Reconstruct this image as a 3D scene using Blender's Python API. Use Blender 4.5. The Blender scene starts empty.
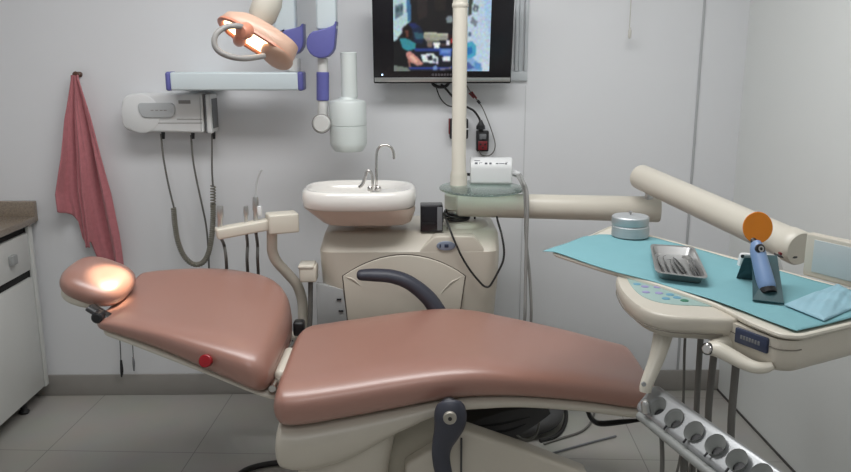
import bpy, bmesh, math, random
from mathutils import Vector, Matrix
random.seed(7)
PI = math.pi
C = bpy.context.scene.collection
SC = bpy.context.scene

# ------------------------------------------------------------------ camera
F, CX, CY, EYE = 789.0, 425.5, 236.0, 1.55
PITCH, YAW = math.radians(12.6), math.radians(1.15)
cd = bpy.data.cameras.new('camera'); cam = bpy.data.objects.new('camera', cd); C.objects.link(cam)
cd.sensor_width = 36.0; cd.lens = F / 851.0 * 36.0; cd.clip_start = 0.02
cam.location = (0, 0, EYE); cam.rotation_euler = (PI / 2 - PITCH, 0, -YAW)
SC.camera = cam
_fw = Vector((math.cos(PITCH) * math.sin(YAW), math.cos(PITCH) * math.cos(YAW), -math.sin(PITCH)))
_rt = Vector((math.cos(YAW), -math.sin(YAW), 0)); _up = _rt.cross(_fw)
def ray(px, py): return _fw + _rt * ((px - CX) / F) + _up * ((CY - py) / F)
def W(px, py, Y):                       # sight line met at depth Y
    d = ray(px, py); return Vector((0, 0, EYE)) + d * (Y / d.y)
def Z(px, py, z):                       # sight line met at height z
    d = ray(px, py); return Vector((0, 0, EYE)) + d * ((z - EYE) / d.z)

# ------------------------------------------------------------------ materials
def srgb(r, g, b):
    f = lambda c: (c / 12.92 if c <= .04045 else ((c + .055) / 1.055) ** 2.4)
    return tuple(f(c / 255.0) for c in (r, g, b))
MATS = {}
def mat(name, col, rough=.5, metal=0., var=.04, scale=30., bump=0., spec=.5, trans=0., emit=None, estr=0., coat=0., coatr=.1, bscale=None, sheen=0., ior=1.5, stretch=None):
    m = bpy.data.materials.new(name); m.use_nodes = True
    nt = m.node_tree; N = nt.nodes; L = nt.links
    b = N['Principled BSDF']
    tc = N.new('ShaderNodeTexCoord')
    src = tc.outputs['Object']
    if stretch:
        mp = N.new('ShaderNodeMapping'); mp.inputs['Scale'].default_value = stretch
        L.new(src, mp.inputs['Vector']); src = mp.outputs['Vector']
    nz = N.new('ShaderNodeTexNoise'); nz.inputs['Scale'].default_value = scale; nz.inputs['Detail'].default_value = 4
    L.new(src, nz.inputs['Vector'])
    mx = N.new('ShaderNodeMix'); mx.data_type = 'RGBA'
    mx.inputs['A'].default_value = (*[c * (1 - var) for c in col], 1)
    mx.inputs['B'].default_value = (*[min(1, c * (1 + var)) for c in col], 1)
    L.new(nz.outputs['Fac'], mx.inputs['Factor'])
    L.new(mx.outputs['Result'], b.inputs['Base Color'])
    b.inputs['Roughness'].default_value = rough; b.inputs['Metallic'].default_value = metal
    b.inputs['Specular IOR Level'].default_value = spec; b.inputs['IOR'].default_value = ior
    b.inputs['Transmission Weight'].default_value = trans
    b.inputs['Coat Weight'].default_value = coat; b.inputs['Coat Roughness'].default_value = coatr
    b.inputs['Sheen Weight'].default_value = sheen
    if emit:
        b.inputs['Emission Color'].default_value = (*emit, 1); b.inputs['Emission Strength'].default_value = estr
    if bump:
        n2 = N.new('ShaderNodeTexNoise'); n2.inputs['Scale'].default_value = bscale or scale * 8; n2.inputs['Detail'].default_value = 3
        L.new(src, n2.inputs['Vector'])
        bp = N.new('ShaderNodeBump'); bp.inputs['Strength'].default_value = bump; bp.inputs['Distance'].default_value = .002
        L.new(n2.outputs['Fac'], bp.inputs['Height']); L.new(bp.outputs['Normal'], b.inputs['Normal'])
    MATS[name] = m
    return m

M_wall = mat('white_wall_paint', (.735, .745, .762), .55, var=.012, scale=3, bump=.05, bscale=120)
M_wallr = mat('white_side_wall_paint', (.72, .74, .725), .55, var=.012, scale=3, bump=.05, bscale=120)
M_ceil = mat('ceiling_paint', (.8, .8, .8), .7, var=.01)
M_trim = mat('grey_joint_strip', (.45, .46, .47), .6)
M_trimw = mat('white_aluminium_frame', (.55, .58, .60), .4)
M_base = mat('baseboard_tile', (.31, .295, .275), .35, var=.08, scale=9)
M_vinyl = mat('salmon_vinyl', (.345, .172, .132), .38, var=.04, scale=4, bump=.04, bscale=420, spec=.8, coat=.6, coatr=.36)
M_cream = mat('cream_plastic', (.55, .51, .435), .34, var=.02, scale=6)
M_creaml = mat('light_cream_plastic', (.64, .605, .52), .34, var=.02, scale=6)
M_creamp = mat('cream_painted_metal', (.62, .585, .505), .32, var=.02, scale=5)
M_beige = mat('beige_lower_shell', (.60, .49, .41), .35, var=.02, scale=6)
M_ceramic = mat('white_glazed_ceramic', (.78, .76, .72), .12, var=.01, scale=5, coat=.5, coatr=.03)
M_white = mat('white_plastic', (.72, .73, .73), .35, var=.01, scale=6)
M_offw = mat('off_white_plastic', (.62, .62, .60), .4, var=.015, scale=6)
M_xray = mat('pale_green_white_enamel', (.60, .645, .63), .35, var=.015, scale=6)
M_rail = mat('pale_blue_white_enamel', (.62, .70, .73), .3, var=.01, scale=6)
M_blue = mat('royal_blue_plastic', (.115, .12, .36), .4, var=.04)
M_dkblue = mat('navy_plate', (.025, .035, .075), .35)
M_arm = mat('charcoal_blue_polyurethane', (.038, .041, .058), .45, var=.08, scale=12, bump=.05)
M_black = mat('black_plastic', (.012, .012, .014), .4)
M_blackg = mat('glossy_black_bezel', (.008, .007, .010), .22)
M_rubber = mat('black_rubber_cord', (.014, .013, .013), .55)
M_hose = mat('grey_rubber_hose', (.13, .125, .115), .5)
M_hosel = mat('light_grey_hose', (.30, .30, .29), .5)
M_olive = mat('olive_grey_cord', (.20, .19, .155), .5)
M_dark = mat('dark_grey_bellows', (.065, .065, .066), .7, var=.2, scale=20)
M_chrome = mat('chrome', (.62, .60, .58), .14, metal=1, var=.02)
M_steel = mat('brushed_steel', (.60, .60, .59), .3, metal=1, var=.08, scale=40)
M_tin = mat('brushed_tin', (.50, .52, .53), .5, metal=.6, var=.08, scale=30, stretch=(1, 1, 12))
M_gun = mat('grey_metallic_paint', (.31, .32, .325), .33, metal=.45, var=.03)
M_cup = mat('grey_rubber_cup', (.25, .26, .25), .5, var=.06)
M_red = mat('glossy_red_plastic', (.30, .008, .014), .25, var=.1, scale=60)
M_redd = mat('dark_red_plastic', (.17, .012, .016), .4)
M_aqua = mat('aqua_paper', (.175, .38, .42), .75, var=.04, scale=18, bump=.25, bscale=60)
M_pad = mat('aqua_grey_keypad', (.29, .41, .385), .4)
M_pouch = mat('pale_blue_nonwoven', (.27, .46, .54), .6, var=.08, scale=25, bump=.3, bscale=70)
M_teal = mat('dark_teal_plastic', (.03, .075, .085), .4, var=.06)
M_ltblue = mat('periwinkle_blue_plastic', (.17, .27, .46), .4)
M_orange = mat('orange_shield', (.80, .24, .005), .3, var=.03, trans=.15)
M_towel = mat('pink_terry_cloth', (.47, .165, .185), .95, var=.16, scale=60, bump=1.0, bscale=260, sheen=.3)
M_wood = mat('brown_wood_knob', (.09, .04, .025), .5, var=.2)
M_lam = mat('white_laminate', (.62, .63, .61), .4, var=.01)
M_gap = mat('recess_shade', (.012, .012, .012), .8)  # near-black colour standing in for shade inside the cabinet gaps
M_granite = mat('speckled_beige_granite', (.25, .205, .16), .25, var=.5, scale=160)
M_viewer = mat('grey_blue_acrylic', (.46, .51, .52), .25, var=.02)
M_steelgrey = mat('grey_sheet_metal', (.33, .34, .34), .45, var=.04)
M_coral = mat('coral_lamp_plastic', (.62, .25, .16), .3, var=.05)
M_coral2 = mat('peach_lamp_shell', (.60, .40, .30), .35, var=.05)
M_bulb = mat('lit_reflector', (.9, .8, .6), .3, emit=(1.0, .80, .48), estr=5.0)
M_led = mat('lit_led', (.5, .7, 1), .3, emit=(.5, .75, 1.0), estr=3.0)
M_grey = mat('mid_grey_plastic', (.27, .26, .25), .45)
M_greyd = mat('slate_grey_plastic', (.16, .165, .175), .45)
M_lilac = mat('lilac_button', (.28, .26, .46), .4)
M_bbut = mat('blue_button', (.12, .30, .42), .4)
M_gbut = mat('green_button', (.02, .16, .09), .4)
M_clear = mat('translucent_silicone', (.72, .74, .74), .3, trans=.5)
M_badge = mat('silver_blue_badge', (.24, .28, .36), .3, metal=.3)
M_cord = mat('ivory_cord', (.55, .54, .50), .6)

# frosted green glass
M_glass = mat('frosted_green_glass', (.70, .88, .81), .18, trans=.95, ior=1.45, var=.02)

# floor tiles
def floor_mat():
    m = bpy.data.materials.new('grey_floor_tile'); m.use_nodes = True
    N = m.node_tree.nodes; L = m.node_tree.links; b = N['Principled BSDF']
    tc = N.new('ShaderNodeTexCoord'); mp = N.new('ShaderNodeMapping')
    mp.inputs['Location'].default_value = (1.20 + .6, -3.30 + .6, 0); mp.inputs['Rotation'].default_value = (0, 0, math.radians(3))
    L.new(tc.outputs['Object'], mp.inputs['Vector'])
    br = N.new('ShaderNodeTexBrick'); br.offset = 0; br.squash = 1
    br.inputs['Scale'].default_value = 1; br.inputs['Brick Width'].default_value = .6; br.inputs['Row Height'].default_value = .6
    br.inputs['Mortar Size'].default_value = .0022; br.inputs['Mortar Smooth'].default_value = .1
    br.inputs['Color1'].default_value = (.40, .39, .36, 1); br.inputs['Color2'].default_value = (.385, .375, .345, 1); br.inputs['Mortar'].default_value = (.22, .215, .20, 1)
    L.new(mp.outputs['Vector'], br.inputs['Vector'])
    nz = N.new('ShaderNodeTexNoise'); nz.inputs['Scale'].default_value = 5; nz.inputs['Detail'].default_value = 6
    L.new(tc.outputs['Object'], nz.inputs['Vector'])
    mx = N.new('ShaderNodeMix'); mx.data_type = 'RGBA'; mx.blend_type = 'MULTIPLY'; mx.inputs['Factor'].default_value = .16
    L.new(br.outputs['Color'], mx.inputs['A']); L.new(nz.outputs['Color'], mx.inputs['B'])
    L.new(mx.outputs['Result'], b.inputs['Base Color'])
    b.inputs['Roughness'].default_value = .32
    return m
M_floor = floor_mat()

# ------------------------------------------------------------------ object helpers
def mesh_from(name, bm, m, smooth=38):
    bmesh.ops.recalc_face_normals(bm, faces=bm.faces)
    me = bpy.data.meshes.new(name); bm.to_mesh(me); bm.free()
    for p in me.polygons: p.use_smooth = True
    me.set_sharp_from_angle(angle=math.radians(smooth))
    for x in (m if isinstance(m, (list, tuple)) else [m]): me.materials.append(x)
    return me
ROOT = {}
def part(name, bm, m, parent, label=None, smooth=38):
    """a mesh, given in room coordinates, as a part of parent"""
    org = ROOT[parent.name]
    bmesh.ops.translate(bm, verts=bm.verts, vec=-org)
    o = bpy.data.objects.new(name, mesh_from(name, bm, m, smooth)); C.objects.link(o); o.parent = parent
    ROOT[o.name] = org
    if label: o['label'] = label
    return o
def thing(name, label, cat, loc, group=None):
    o = bpy.data.objects.new(name, None); C.objects.link(o); o.location = loc; o.empty_display_size = .05
    o['label'] = label; o['category'] = cat
    if group: o['group'] = group
    ROOT[o.name] = Vector(loc)
    return o
def single(name, bm, m, label=None, cat=None, group=None, kind=None, smooth=38):
    xs = [v.co for v in bm.verts]
    lo = Vector([min(c[i] for c in xs) for i in range(3)]); hi = Vector([max(c[i] for c in xs) for i in range(3)])
    org = Vector(((lo.x + hi.x) / 2, (lo.y + hi.y) / 2, lo.z))
    bmesh.ops.translate(bm, verts=bm.verts, vec=-org)
    o = bpy.data.objects.new(name, mesh_from(name, bm, m, smooth)); C.objects.link(o); o.location = org
    ROOT[o.name] = org
    if label: o['label'] = label
    if cat: o['category'] = cat
    if group: o['group'] = group
    if kind: o['kind'] = kind
    return o
def struct(name, bm, m): return single(name, bm, m, kind='structure')

def new(): return bmesh.new()
def add_box(bm, lo, hi, bev=0., seg=2, mtx=None):
    g = bmesh.ops.create_cube(bm, size=1)['verts']
    lo, hi = Vector(lo), Vector(hi)
    for v in g: v.co = Vector([(lo[i] + hi[i]) / 2 + v.co[i] * (hi[i] - lo[i]) for i in range(3)])
    vs = set(g)
    if bev:
        es = list({e for v in g for e in v.link_edges})
        r = bmesh.ops.bevel(bm, geom=es, offset=bev, segments=seg, profile=.5, affect='EDGES')
        vs = {v for f in r['faces'] for v in f.verts} | {v for v in g if v.is_valid}
    if mtx is not None:
        for v in vs: v.co = mtx @ v.co
    return vs
def box(lo, hi, bev=0., seg=2, mtx=None):
    bm = new(); add_box(bm, lo, hi, bev, seg, mtx); return bm
def catmull(pts, n=8):
    pts = [Vector(p) for p in pts]
    if len(pts) < 3: return pts
    out = []
    P = [pts[0] * 2 - pts[1]] + pts + [pts[-1] * 2 - pts[-2]]
    for i in range(1, len(P) - 2):
        a, b, c, d = P[i - 1:i + 3]
        for k in range(n):
            t = k / n
            out.append(.5 * ((2 * b) + (c - a) * t + (2 * a - 5 * b + 4 * c - d) * t * t + (3 * b - a - 3 * c + d) * t ** 3))
    out.append(pts[-1]); return out
def add_loft(bm, rings, caps=True, closed=True):
    R = [[bm.verts.new(p) for p in r] for r in rings]
    n = len(R[0])
    for a, b in zip(R, R[1:]):
        for i in range(n if closed else n - 1):
            j = (i + 1) % n
            bm.faces.new((a[i], a[j], b[j], b[i]))
    if caps:
        bm.faces.new(list(reversed(R[0]))); bm.faces.new(R[-1])
    return R
def add_tube(bm, pts, r, seg=12, smooth=0, caps=True, flat=(1, 1), ref=None):
    """swept tube; r a number or one per control point; flat scales the section's two axes"""
    pts = [Vector(p) for p in pts]
    rs = list(r) if isinstance(r, (list, tuple)) else [r] * len(pts)
    if smooth:
        rr = [Vector((x, 0, 0)) for x in rs]
        rs = [v.x for v in catmull(rr, smooth)] if len(pts) > 2 else rs
        pts = catmull(pts, smooth)
    T = []
    for i in range(len(pts)):
        a = pts[max(0, i - 1)]; b = pts[min(len(pts) - 1, i + 1)]
        T.append((b - a).normalized())
    up = Vector(ref) if ref else (Vector((0, 0, 1)) if abs(T[0].z) < .9 else Vector((0, 1, 0)))
    nrm = (up - T[0] * up.dot(T[0])).normalized()
    rings = []
    for p, t, q in zip(pts, T, rs):
        nrm = (nrm - t * nrm.dot(t)).normalized(); bn = t.cross(nrm)
        rings.append([p + nrm * (math.cos(2 * PI * k / seg) * q * flat[0]) + bn * (math.sin(2 * PI * k / seg) * q * flat[1]) for k in range(seg)])
    add_loft(bm, rings, caps)
def tube(pts, r, seg=12, smooth=0, caps=True, flat=(1, 1), ref=None):
    bm = new(); add_tube(bm, pts, r, seg, smooth, caps, flat, ref); return bm
def add_lathe(bm, prof, org=(0, 0, 0), axis=(0, 0, 1), seg=32, sx=1., caps=True, xdir=None):
    """prof: (radius, height) along axis from org"""
    ax = Vector(axis).normalized(); o = Vector(org)
    x = Vector(xdir) if xdir else (Vector((1, 0, 0)) if abs(ax.x) < .9 else Vector((0, 1, 0)))
    x = (x - ax * x.dot(ax)).normalized(); y = ax.cross(x)
    rings = [[o + ax * h + x * (math.cos(2 * PI * k / seg) * max(r, 1e-4) * sx) + y * (math.sin(2 * PI * k / seg) * max(r, 1e-4)) for k in range(seg)] for r, h in prof]
    add_loft(bm, rings, caps)
def lathe(prof, org=(0, 0, 0), axis=(0, 0, 1), seg=32, sx=1., caps=True, xdir=None):
    bm = new(); add_lathe(bm, prof, org, axis, seg, sx, caps, xdir); return bm
def round_poly(pts, r, n=5):
    """2D polygon with rounded corners; r a number or one per corner"""
    out = []; k = len(pts)
    for i in range(k):
        p = Vector(pts[i]); a = Vector(pts[i - 1]); b = Vector(pts[(i + 1) % k])
        q = r[i] if isinstance(r, (list, tuple)) else r
        u = (a - p); v = (b - p); q = min(q, u.length * .49, v.length * .49)
        if q <= 1e-5: out.append(p); continue
        s = p + u.normalized() * q; e = p + v.normalized() * q
        for j in range(n + 1):
            t = j / n
            out.append(s * (1 - t) ** 2 + p * 2 * t * (1 - t) + e * t * t)
    return out
def add_prism(bm, poly, fn, d0, d1, bev=0.):
    """poly of 2D points; fn(u, v, d) -> room point; from depth d0 to d1, edges eased by bev"""
    c = sum((Vector(p) for p in poly), Vector((0, 0))) / len(poly)
    def inset(b):
        k = len(poly); out = []
        for i in range(k):
            p = Vector(poly[i]); t = (Vector(poly[(i + 1) % k]) - Vector(poly[i - 1]))
            t = t.normalized() if t.length > 1e-9 else Vector((1, 0)); nn = Vector((-t.y, t.x))
            out.append(p + nn * b * ORI)
        return out
    area = sum(poly[i - 1][0] * poly[i][1] - poly[i][0] * poly[i - 1][1] for i in range(len(poly)))
    ORI = 1 if area > 0 else -1
    rings = []
    if bev:
        s = 1 if d1 > d0 else -1
        for a in (0, 30, 60, 90): rings.append((bev * (1 - math.sin(math.radians(a))), d0 + s * bev * (1 - math.cos(math.radians(a)))))
        for a in (90, 60, 30, 0): rings.append((bev * (1 - math.sin(math.radians(a))), d1 - s * bev * (1 - math.cos(math.radians(a)))))
    else: rings = [(0, d0), (0, d1)]
    add_loft(bm, [[fn(p.x, p.y, d) for p in inset(b)] for b, d in rings])
def prism(poly, fn, d0, d1, bev=0.):
    bm = new(); add_prism(bm, poly, fn, d0, d1, bev); return bm
def super_ring(cx, cy, z, a, b, e=3., n=40, ph=0.):
    out = []
    for k in range(n):
        t = 2 * PI * k / n + ph; c, s = math.cos(t), math.sin(t)
        out.append(Vector((cx + a * math.copysign(abs(c) ** (2 / e), c), cy + b * math.copysign(abs(s) ** (2 / e), s), z)))
    return out
XZ = lambda Y: (lambda u, v, d: Vector((u, Y + d, v)))

# ------------------------------------------------------------------ the room
XR, XL, YB, YF, ZC = 1.475, -2.25, 3.52, -1.9, 2.62
T = .1
struct('floor', box((XL - T, YF - T, -T), (XR + T, YB + T, 0)), M_floor)
struct('ceiling', box((XL - T, YF - T, ZC), (XR + T, YB + T, ZC + T)), M_ceil)
struct('wall_back', box((XL - T, YB, 0), (XR + T, YB + T, ZC)), M_wall)
struct('wall_right', box((XR, YF, 0), (XR + T, YB, ZC)), M_wallr)
struct('wall_left', box((XL - T, YF, 0), (XL, YB, ZC)), M_wall)
struct('wall_front', box((XL - T, YF - T, 0), (XR + T, YF, ZC)), M_wall)
struct('baseboard_back', box((XL, YB - .012, 0), (XR, YB, .103), .003), M_base)
struct('trim_1', box((1.270, YB - .005, .103), (1.281, YB, ZC), .002), M_trim)            # joint strip of the wall panels
bm = box((.510, YB - .004, .103), (.514, YB, 1.44), .001)
struct('trim_2', bm, mat('pale_joint', (.60, .61, .62), .6))
struct('trim_4', box((XR - .006, YF + .01, 0), (XR, YB - .013, .009), .001), mat('dark_floor_joint', (.07, .065, .06), .7))
# white framed board fixed to the wall behind the television
bm = new()
add_box(bm, (-.14, YB - .016, 1.46), (.515, YB, 1.50), .003)
for x in (-.14, .458): add_box(bm, (x, YB - .018, 1.50), (x + .016, YB, 2.10), .003)
for x in (-.124, .476): add_box(bm, (x, YB - .010, 1.50), (x + .018, YB, 2.10), .002)
for x in (-.106, .499): add_box(bm, (x, YB - .018, 1.50), (x + .015, YB, 2.10), .003)
add_box(bm, (-.14, YB - .018, 2.10), (.515, YB, 2.13), .003)
struct('trim_3', bm, M_trimw)

# ------------------------------------------------------------------ towel and its hook
bm = new()
hk = W(75.5, 78, 3.47)
add_lathe(bm, [(.012, 0), (.012, .012), (.006, .016), (.006, .030), (.013, .036), (.014, .046), (.009, .052)], (hk.x, YB, hk.z + .014), (0, -1, 0), 20)
single('wall_hook', bm, M_wood, 'small round brown wall hook holding up the pink towel', 'hook')
def towel():
    bm = new(); NU, NV = 72, 60
    def hem(u):                                   # length of the drop below the hook, by place along the hem
        k = [(0, .575), (.10, .592), (.20, .612), (.25, .625), (.28, .70), (.36, .735), (.46, .74), (.52, .71), (.56, .80), (.7, .83), (.85, .845), (1., .86)]
        for (a, x), (b, y) in zip(k, k[1:]):
            if u <= b: return x + (y - x) * (u - a) / (b - a)
        return k[-1][1]
    def half(v):                                  # where the two sides are, in metres from the hook
        L = [(0, -.011, .010), (.06, -.024, .022), (.2, -.056, .052), (.4, -.084, .084), (.58, -.118, .112), (.8, -.112, .132), (1., -.104, .145)]
        for (a, x, y), (b, x2, y2) in zip(L, L[1:]):
            if v <= b + 1e-9:
                t = (v - a) / (b - a); return x + (x2 - x) * t, y + (y2 - y) * t
    grid = []
    for j in range(NV + 1):
        row = []
        for i in range(NU + 1):
            u = i / NU; h = hem(u); drop = h * (j / NV)
            v = min(1, drop / .86); l, r = half(v)
            x = l + (r - l) * u
            amp = .004 + .020 * min(1, v * 2.2)
            y = -amp * (math.sin(u * 2 * PI * 2.1 + .7 + v * 1.1) + .45 * math.sin(u * 2 * PI * 4.7 + 1.9 - v * 1.7))
            y -= .018 * math.exp(-((u - .36 - .02 * v) / .05) ** 2) * min(1, v * 2)     # the doubled fold hanging in front
            y += .022 * math.exp(-((u - .43) / .035) ** 2) * min(1, v * 2)
            x += .006 * math.sin(v * 7 + u * 9) * v
            z = hk.z - drop + (.012 if j == 0 else 0) + .006 * math.sin(u * 14) * (j / NV)
            row.append(bm.verts.new((hk.x + x, 3.462 + y, z)))
        grid.append(row)
    for a, b in zip(grid, grid[1:]):
        for i in range(NU): bm.faces.new((a[i], a[i + 1], b[i + 1], b[i]))
    return bm
o = single('hanging_towel', towel(), M_towel, 'faded pink terry towel hanging in folds from the hook on the white wall', 'towel', smooth=80)
md = o.modifiers.new('thick', 'SOLIDIFY'); md.thickness = .007

# ------------------------------------------------------------------ base cabinet on the side wall
XC = -1.685
cab = thing('base_cabinet', 'white laminate base cabinet with dark pull gaps under the granite counter', 'cabinet', (XC - .28, 3.0, 0))
bm = new(); add_box(bm, (XL + .005, 2.30, .075), (XC - .022, 3.475, .842))
part('carcass', bm, M_lam, cab)
part('pull_recess', box((XC - .021, 2.32, .79), (XC - .016, 3.44, .842)), M_gap, cab, 'black shadowed finger gap above the drawer')
part('pull_recess', box((XC - .021, 2.32, .595), (XC - .016, 3.44, .64)), M_gap, cab, 'black shadowed finger gap above the doors')
part('side_gap', box((XC - .022, 3.429, .08), (XC - .015, 3.442, .842)), M_gap, cab)  # solid dark strip painting the shade between drawers and frame
part('face_frame', box((XC - .021, 3.442, .075), (XC, 3.475, .842), .002), M_lam, cab)
for y0, y1 in ((2.90, 3.429), (2.32, 2.894)):
    d = part('drawer', box((XC - .018, y0, .64), (XC, y1, .806), .003), M_lam, cab)
    yc = 3.26 if y0 > 2.5 else 2.6
    part('knob', box((XC, yc - .02, .705), (XC + .022, yc + .02, .745), .003), M_steelgrey, d, 'square dark grey metal knob')
for y0, y1 in ((2.90, 3.429), (2.32, 2.894)):
    part('door', box((XC - .018, y0, .082), (XC, y1, .604), .003), M_lam, cab)
for y in (3.32, 2.4):
    part('foot', lathe([(.02, 0), (.024, .01), (.014, .02), (.014, .075)], (XC - .05, y, 0), seg=16), M_black, cab)
bm = new()
add_box(bm, (XL + .005, 2.28, .842), (XC + .02, 3.478, .872), .004)
ct = thing('granite_countertop', 'speckled beige granite counter slab on the white cabinet by the wall', 'countertop', (XC - .28, 3.0, .842))
part('slab', bm, M_granite, ct)
part('upstand', box((XL + .005, 3.48, .842), (XC + .014, 3.515, .935), .004), M_granite, ct)

# ------------------------------------------------------------------ dental chair
chair = thing('dental_chair', 'reclined salmon vinyl dental chair with cream shells standing on the tiles', 'dental chair', (.05, 2.5, 0))
def cushion(st, rx0, rx1, e=4., N=48, ez=2.6, tilt=0., *, sub=6, crown=.0, bow=None):
    """st: (x, y near, y far, z top, z bottom) along the length; ends rounded by rx0, rx1"""
    v5 = [Vector(s[:3]) for s in st]; w5 = [Vector((s[3], s[4], 0)) for s in st]
    A = catmull(v5, sub); B = catmull(w5, sub)
    S = [[a.x, (a.y + a.z) / 2, (a.z - a.y) / 2, (b.x + b.y) / 2, (b.x - b.y) / 2] for a, b in zip(A, B)]
    L = []
    x0, x1 = S[0][0], S[-1][0]
    def at(x):
        for p, q in zip(S, S[1:]):
            if x <= q[0] + 1e-9:
                t = (x - p[0]) / max(q[0] - p[0], 1e-9); return [p[i] + (q[i] - p[i]) * t for i in range(5)]
        return list(S[-1])
    xs = []
    for k in range(9): xs.append((x0 + rx0 * (1 - math.cos(k / 8 * PI / 2)), 1 - math.sin(k / 8 * PI / 2), rx0))
    for s in S:
        if x0 + rx0 < s[0] < x1 - rx1: xs.append((s[0], 0, 0))
    for k in range(9): xs.append((x1 - rx1 * (1 - math.sin(k / 8 * PI / 2)), 1 - math.cos(k / 8 * PI / 2), rx1))
    rings = []
    for x, f, r in xs:
        _, yc, hy, zc, hz = at(x)
        hy2 = max(.004, hy - f * r); hz2 = max(.003, hz * (1 - f ** 1.6))
        ring = []
        for k in range(N):
            t = 2 * PI * k / N; c, s = math.cos(t), math.sin(t)
            yy = hy2 * math.copysign(abs(c) ** (2 / e), c); zz = hz2 * math.copysign(abs(s) ** (2 / ez), s)
            q = yy / max(hy, 1e-6)
            if zz > 0: zz += (crown * (q * q - .55) + tilt * q) * (1 - f) * min(1, 1.4 * zz / hz2)          # raised side bolsters (or a crown, if negative)
            dx = bow(q, x) if bow else 0
            ring.append(Vector((x + dx, yc + yy, zc + zz)))
        rings.append(ring)
    bm = new(); add_loft(bm, rings); return bm
# seat and leg rest, one pad
seat_st = [(-.405, 2.135, 2.735, .625, .478), (-.33, 2.135, 2.75, .628, .474), (-.2, 2.155, 2.765, .638, .487), (-.05, 2.175, 2.78, .654, .507), (.10, 2.195, 2.79, .665, .528), (.22, 2.215, 2.785, .660, .530),
           (.36, 2.245, 2.775, .632, .516), (.55, 2.285, 2.755, .592, .482), (.70, 2.31, 2.73, .556, .450), (.80, 2.33, 2.715, .532, .434)]
part('seat_cushion', cushion(seat_st, .04, .035, e=5, ez=2.9, tilt=.010, crown=.012, bow=lambda q, x: .07 * max(0, q) ** 5 * max(0, min(1, (-.25 - x) / .12))), M_vinyl, chair, smooth=70)
# back rest
back_st = [(-1.005, 2.405, 2.82, .766, .700), (-.93, 2.375, 2.865, .772, .686), (-.80, 2.325, 2.92, .770, .656), (-.65, 2.265, 2.965, .759, .612), (-.50, 2.215, 2.975, .740, .560), (-.420, 2.200, 2.96, .712, .533)]
def bow(q, x): return (-.16 * max(0, q) ** 3.2 - .025 * max(0, -q) ** 6) * max(0, min(1, (x + .75) / .35))
part('backrest_cushion', cushion(back_st, .028, .05, e=4.5, ez=3.0, tilt=.024, crown=.026, bow=bow), M_vinyl, chair, smooth=70)
# head rest
def ellipad(c, ax, ay, az, e, tilt, yrot=0., roll=0.):
    bm = new(); rings = []; n = 36
    m = Matrix.Translation(c) @ Matrix.Rotation(yrot, 4, 'Z') @ Matrix.Rotation(tilt, 4, 'Y') @ Matrix.Rotation(roll, 4, 'X')
    for j in range(1, 24):
        ph = -PI / 2 + PI * j / 24; cz = math.copysign(abs(math.sin(ph)) ** (2 / 2.3), math.sin(ph)); cr = abs(math.cos(ph)) ** (2 / 3.2)
        rings.append([m @ Vector((ax * cr * math.copysign(abs(math.cos(2 * PI * k / n)) ** (2 / e), math.cos(2 * PI * k / n)), ay * cr * math.copysign(abs(math.sin(2 * PI * k / n)) ** (2 / e), math.sin(2 * PI * k / n)), az * cz)) for k in range(n)])
    add_loft(bm, rings); return bm
hc = Vector((-1.056, 2.60, .818)); ht = math.radians(21)
head = part('headrest', ellipad(hc, .108, .135, .047, 2.8, ht, 0, math.radians(6)), M_vinyl, chair, smooth=80)
part('headrest_shell', ellipad(hc + Vector((-.034, -.004, -.028)), .074, .112, .030, 2.6, ht, 0, math.radians(6)), M_creaml, head, 'pale cream shell under the headrest pad')
bm = new()
add_tube(bm, [(-1.03, 2.45, .772), (-.985, 2.44, .748), (-.94, 2.45, .720)], .019, 12, 4, flat=(.6, 1.3))
part('headrest_bracket', bm, M_black, chair, 'dark adjusting bracket between headrest and backrest')
part('bracket_knob', lathe([(.013, -.02), (.018, -.016), (.018, .016), (.013, .02)], (-.992, 2.415, .752), (0, 1, 0), 20), M_black, chair)
# cream shells under the pads
sh = [(x + .012, a + .016 + .05 * max(0, (x + .80) / .4), b - .05 - .09 * max(0, (x + .80) / .4), zb + .014, zb - .020) for x, a, b, zt, zb in back_st]
part('backrest_shell', cushion(sh, .03, .03, e=6), M_creaml, chair, smooth=60)
def seat_shell():
    st = []
    for x, a, b, zt, zb in seat_st:
        t = (x + .405) / 1.205
        deep = .15 * max(0, 1 - ((x + .30) / .34) ** 2) ** .8 if x < .06 else 0
        deep = max(deep, .052 - .024 * min(1, t * 1.6))
        st.append((x, a + .012, b - .012, zb + .014, zb - deep))
    # finer sampling of the belly under the hips
    return st
part('seat_shell', cushion(seat_shell(), .02, .02, e=8), M_cream, chair, smooth=60)
# hinge between seat and back
bm = new(); add_box(bm, (-.425, 2.30, .54), (-.385, 2.52, .61), .018, 3)
part('hinge_cover', bm, M_creaml, chair, 'cream hinge cover between the back and seat pads')
part('hinge_pin', lathe([(.011, 0), (.011, .40)], (-.42, 2.245, .575), (0, 1, 0), 16), M_chrome, chair, 'chrome hinge pin')
bm = new(); add_box(bm, (-.425, 2.715, .57), (-.385, 2.765, .625), .010, 3)
part('hinge_block', bm, M_black, chair, 'black hinge block on the far corner of the seat')
# red round badge on the side of the backrest
bd = W(206, 360, 2.240)
bm = lathe([(.0, -.06), (.0195, -.06), (.0195, .003), (.017, .0058), (.0, .007)], bd + Vector((0, -.008, 0)), (-.05, -1, .30), 32)
part('round_button', bm, M_red, chair, 'glossy red round button on the side of the backrest pad')
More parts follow.
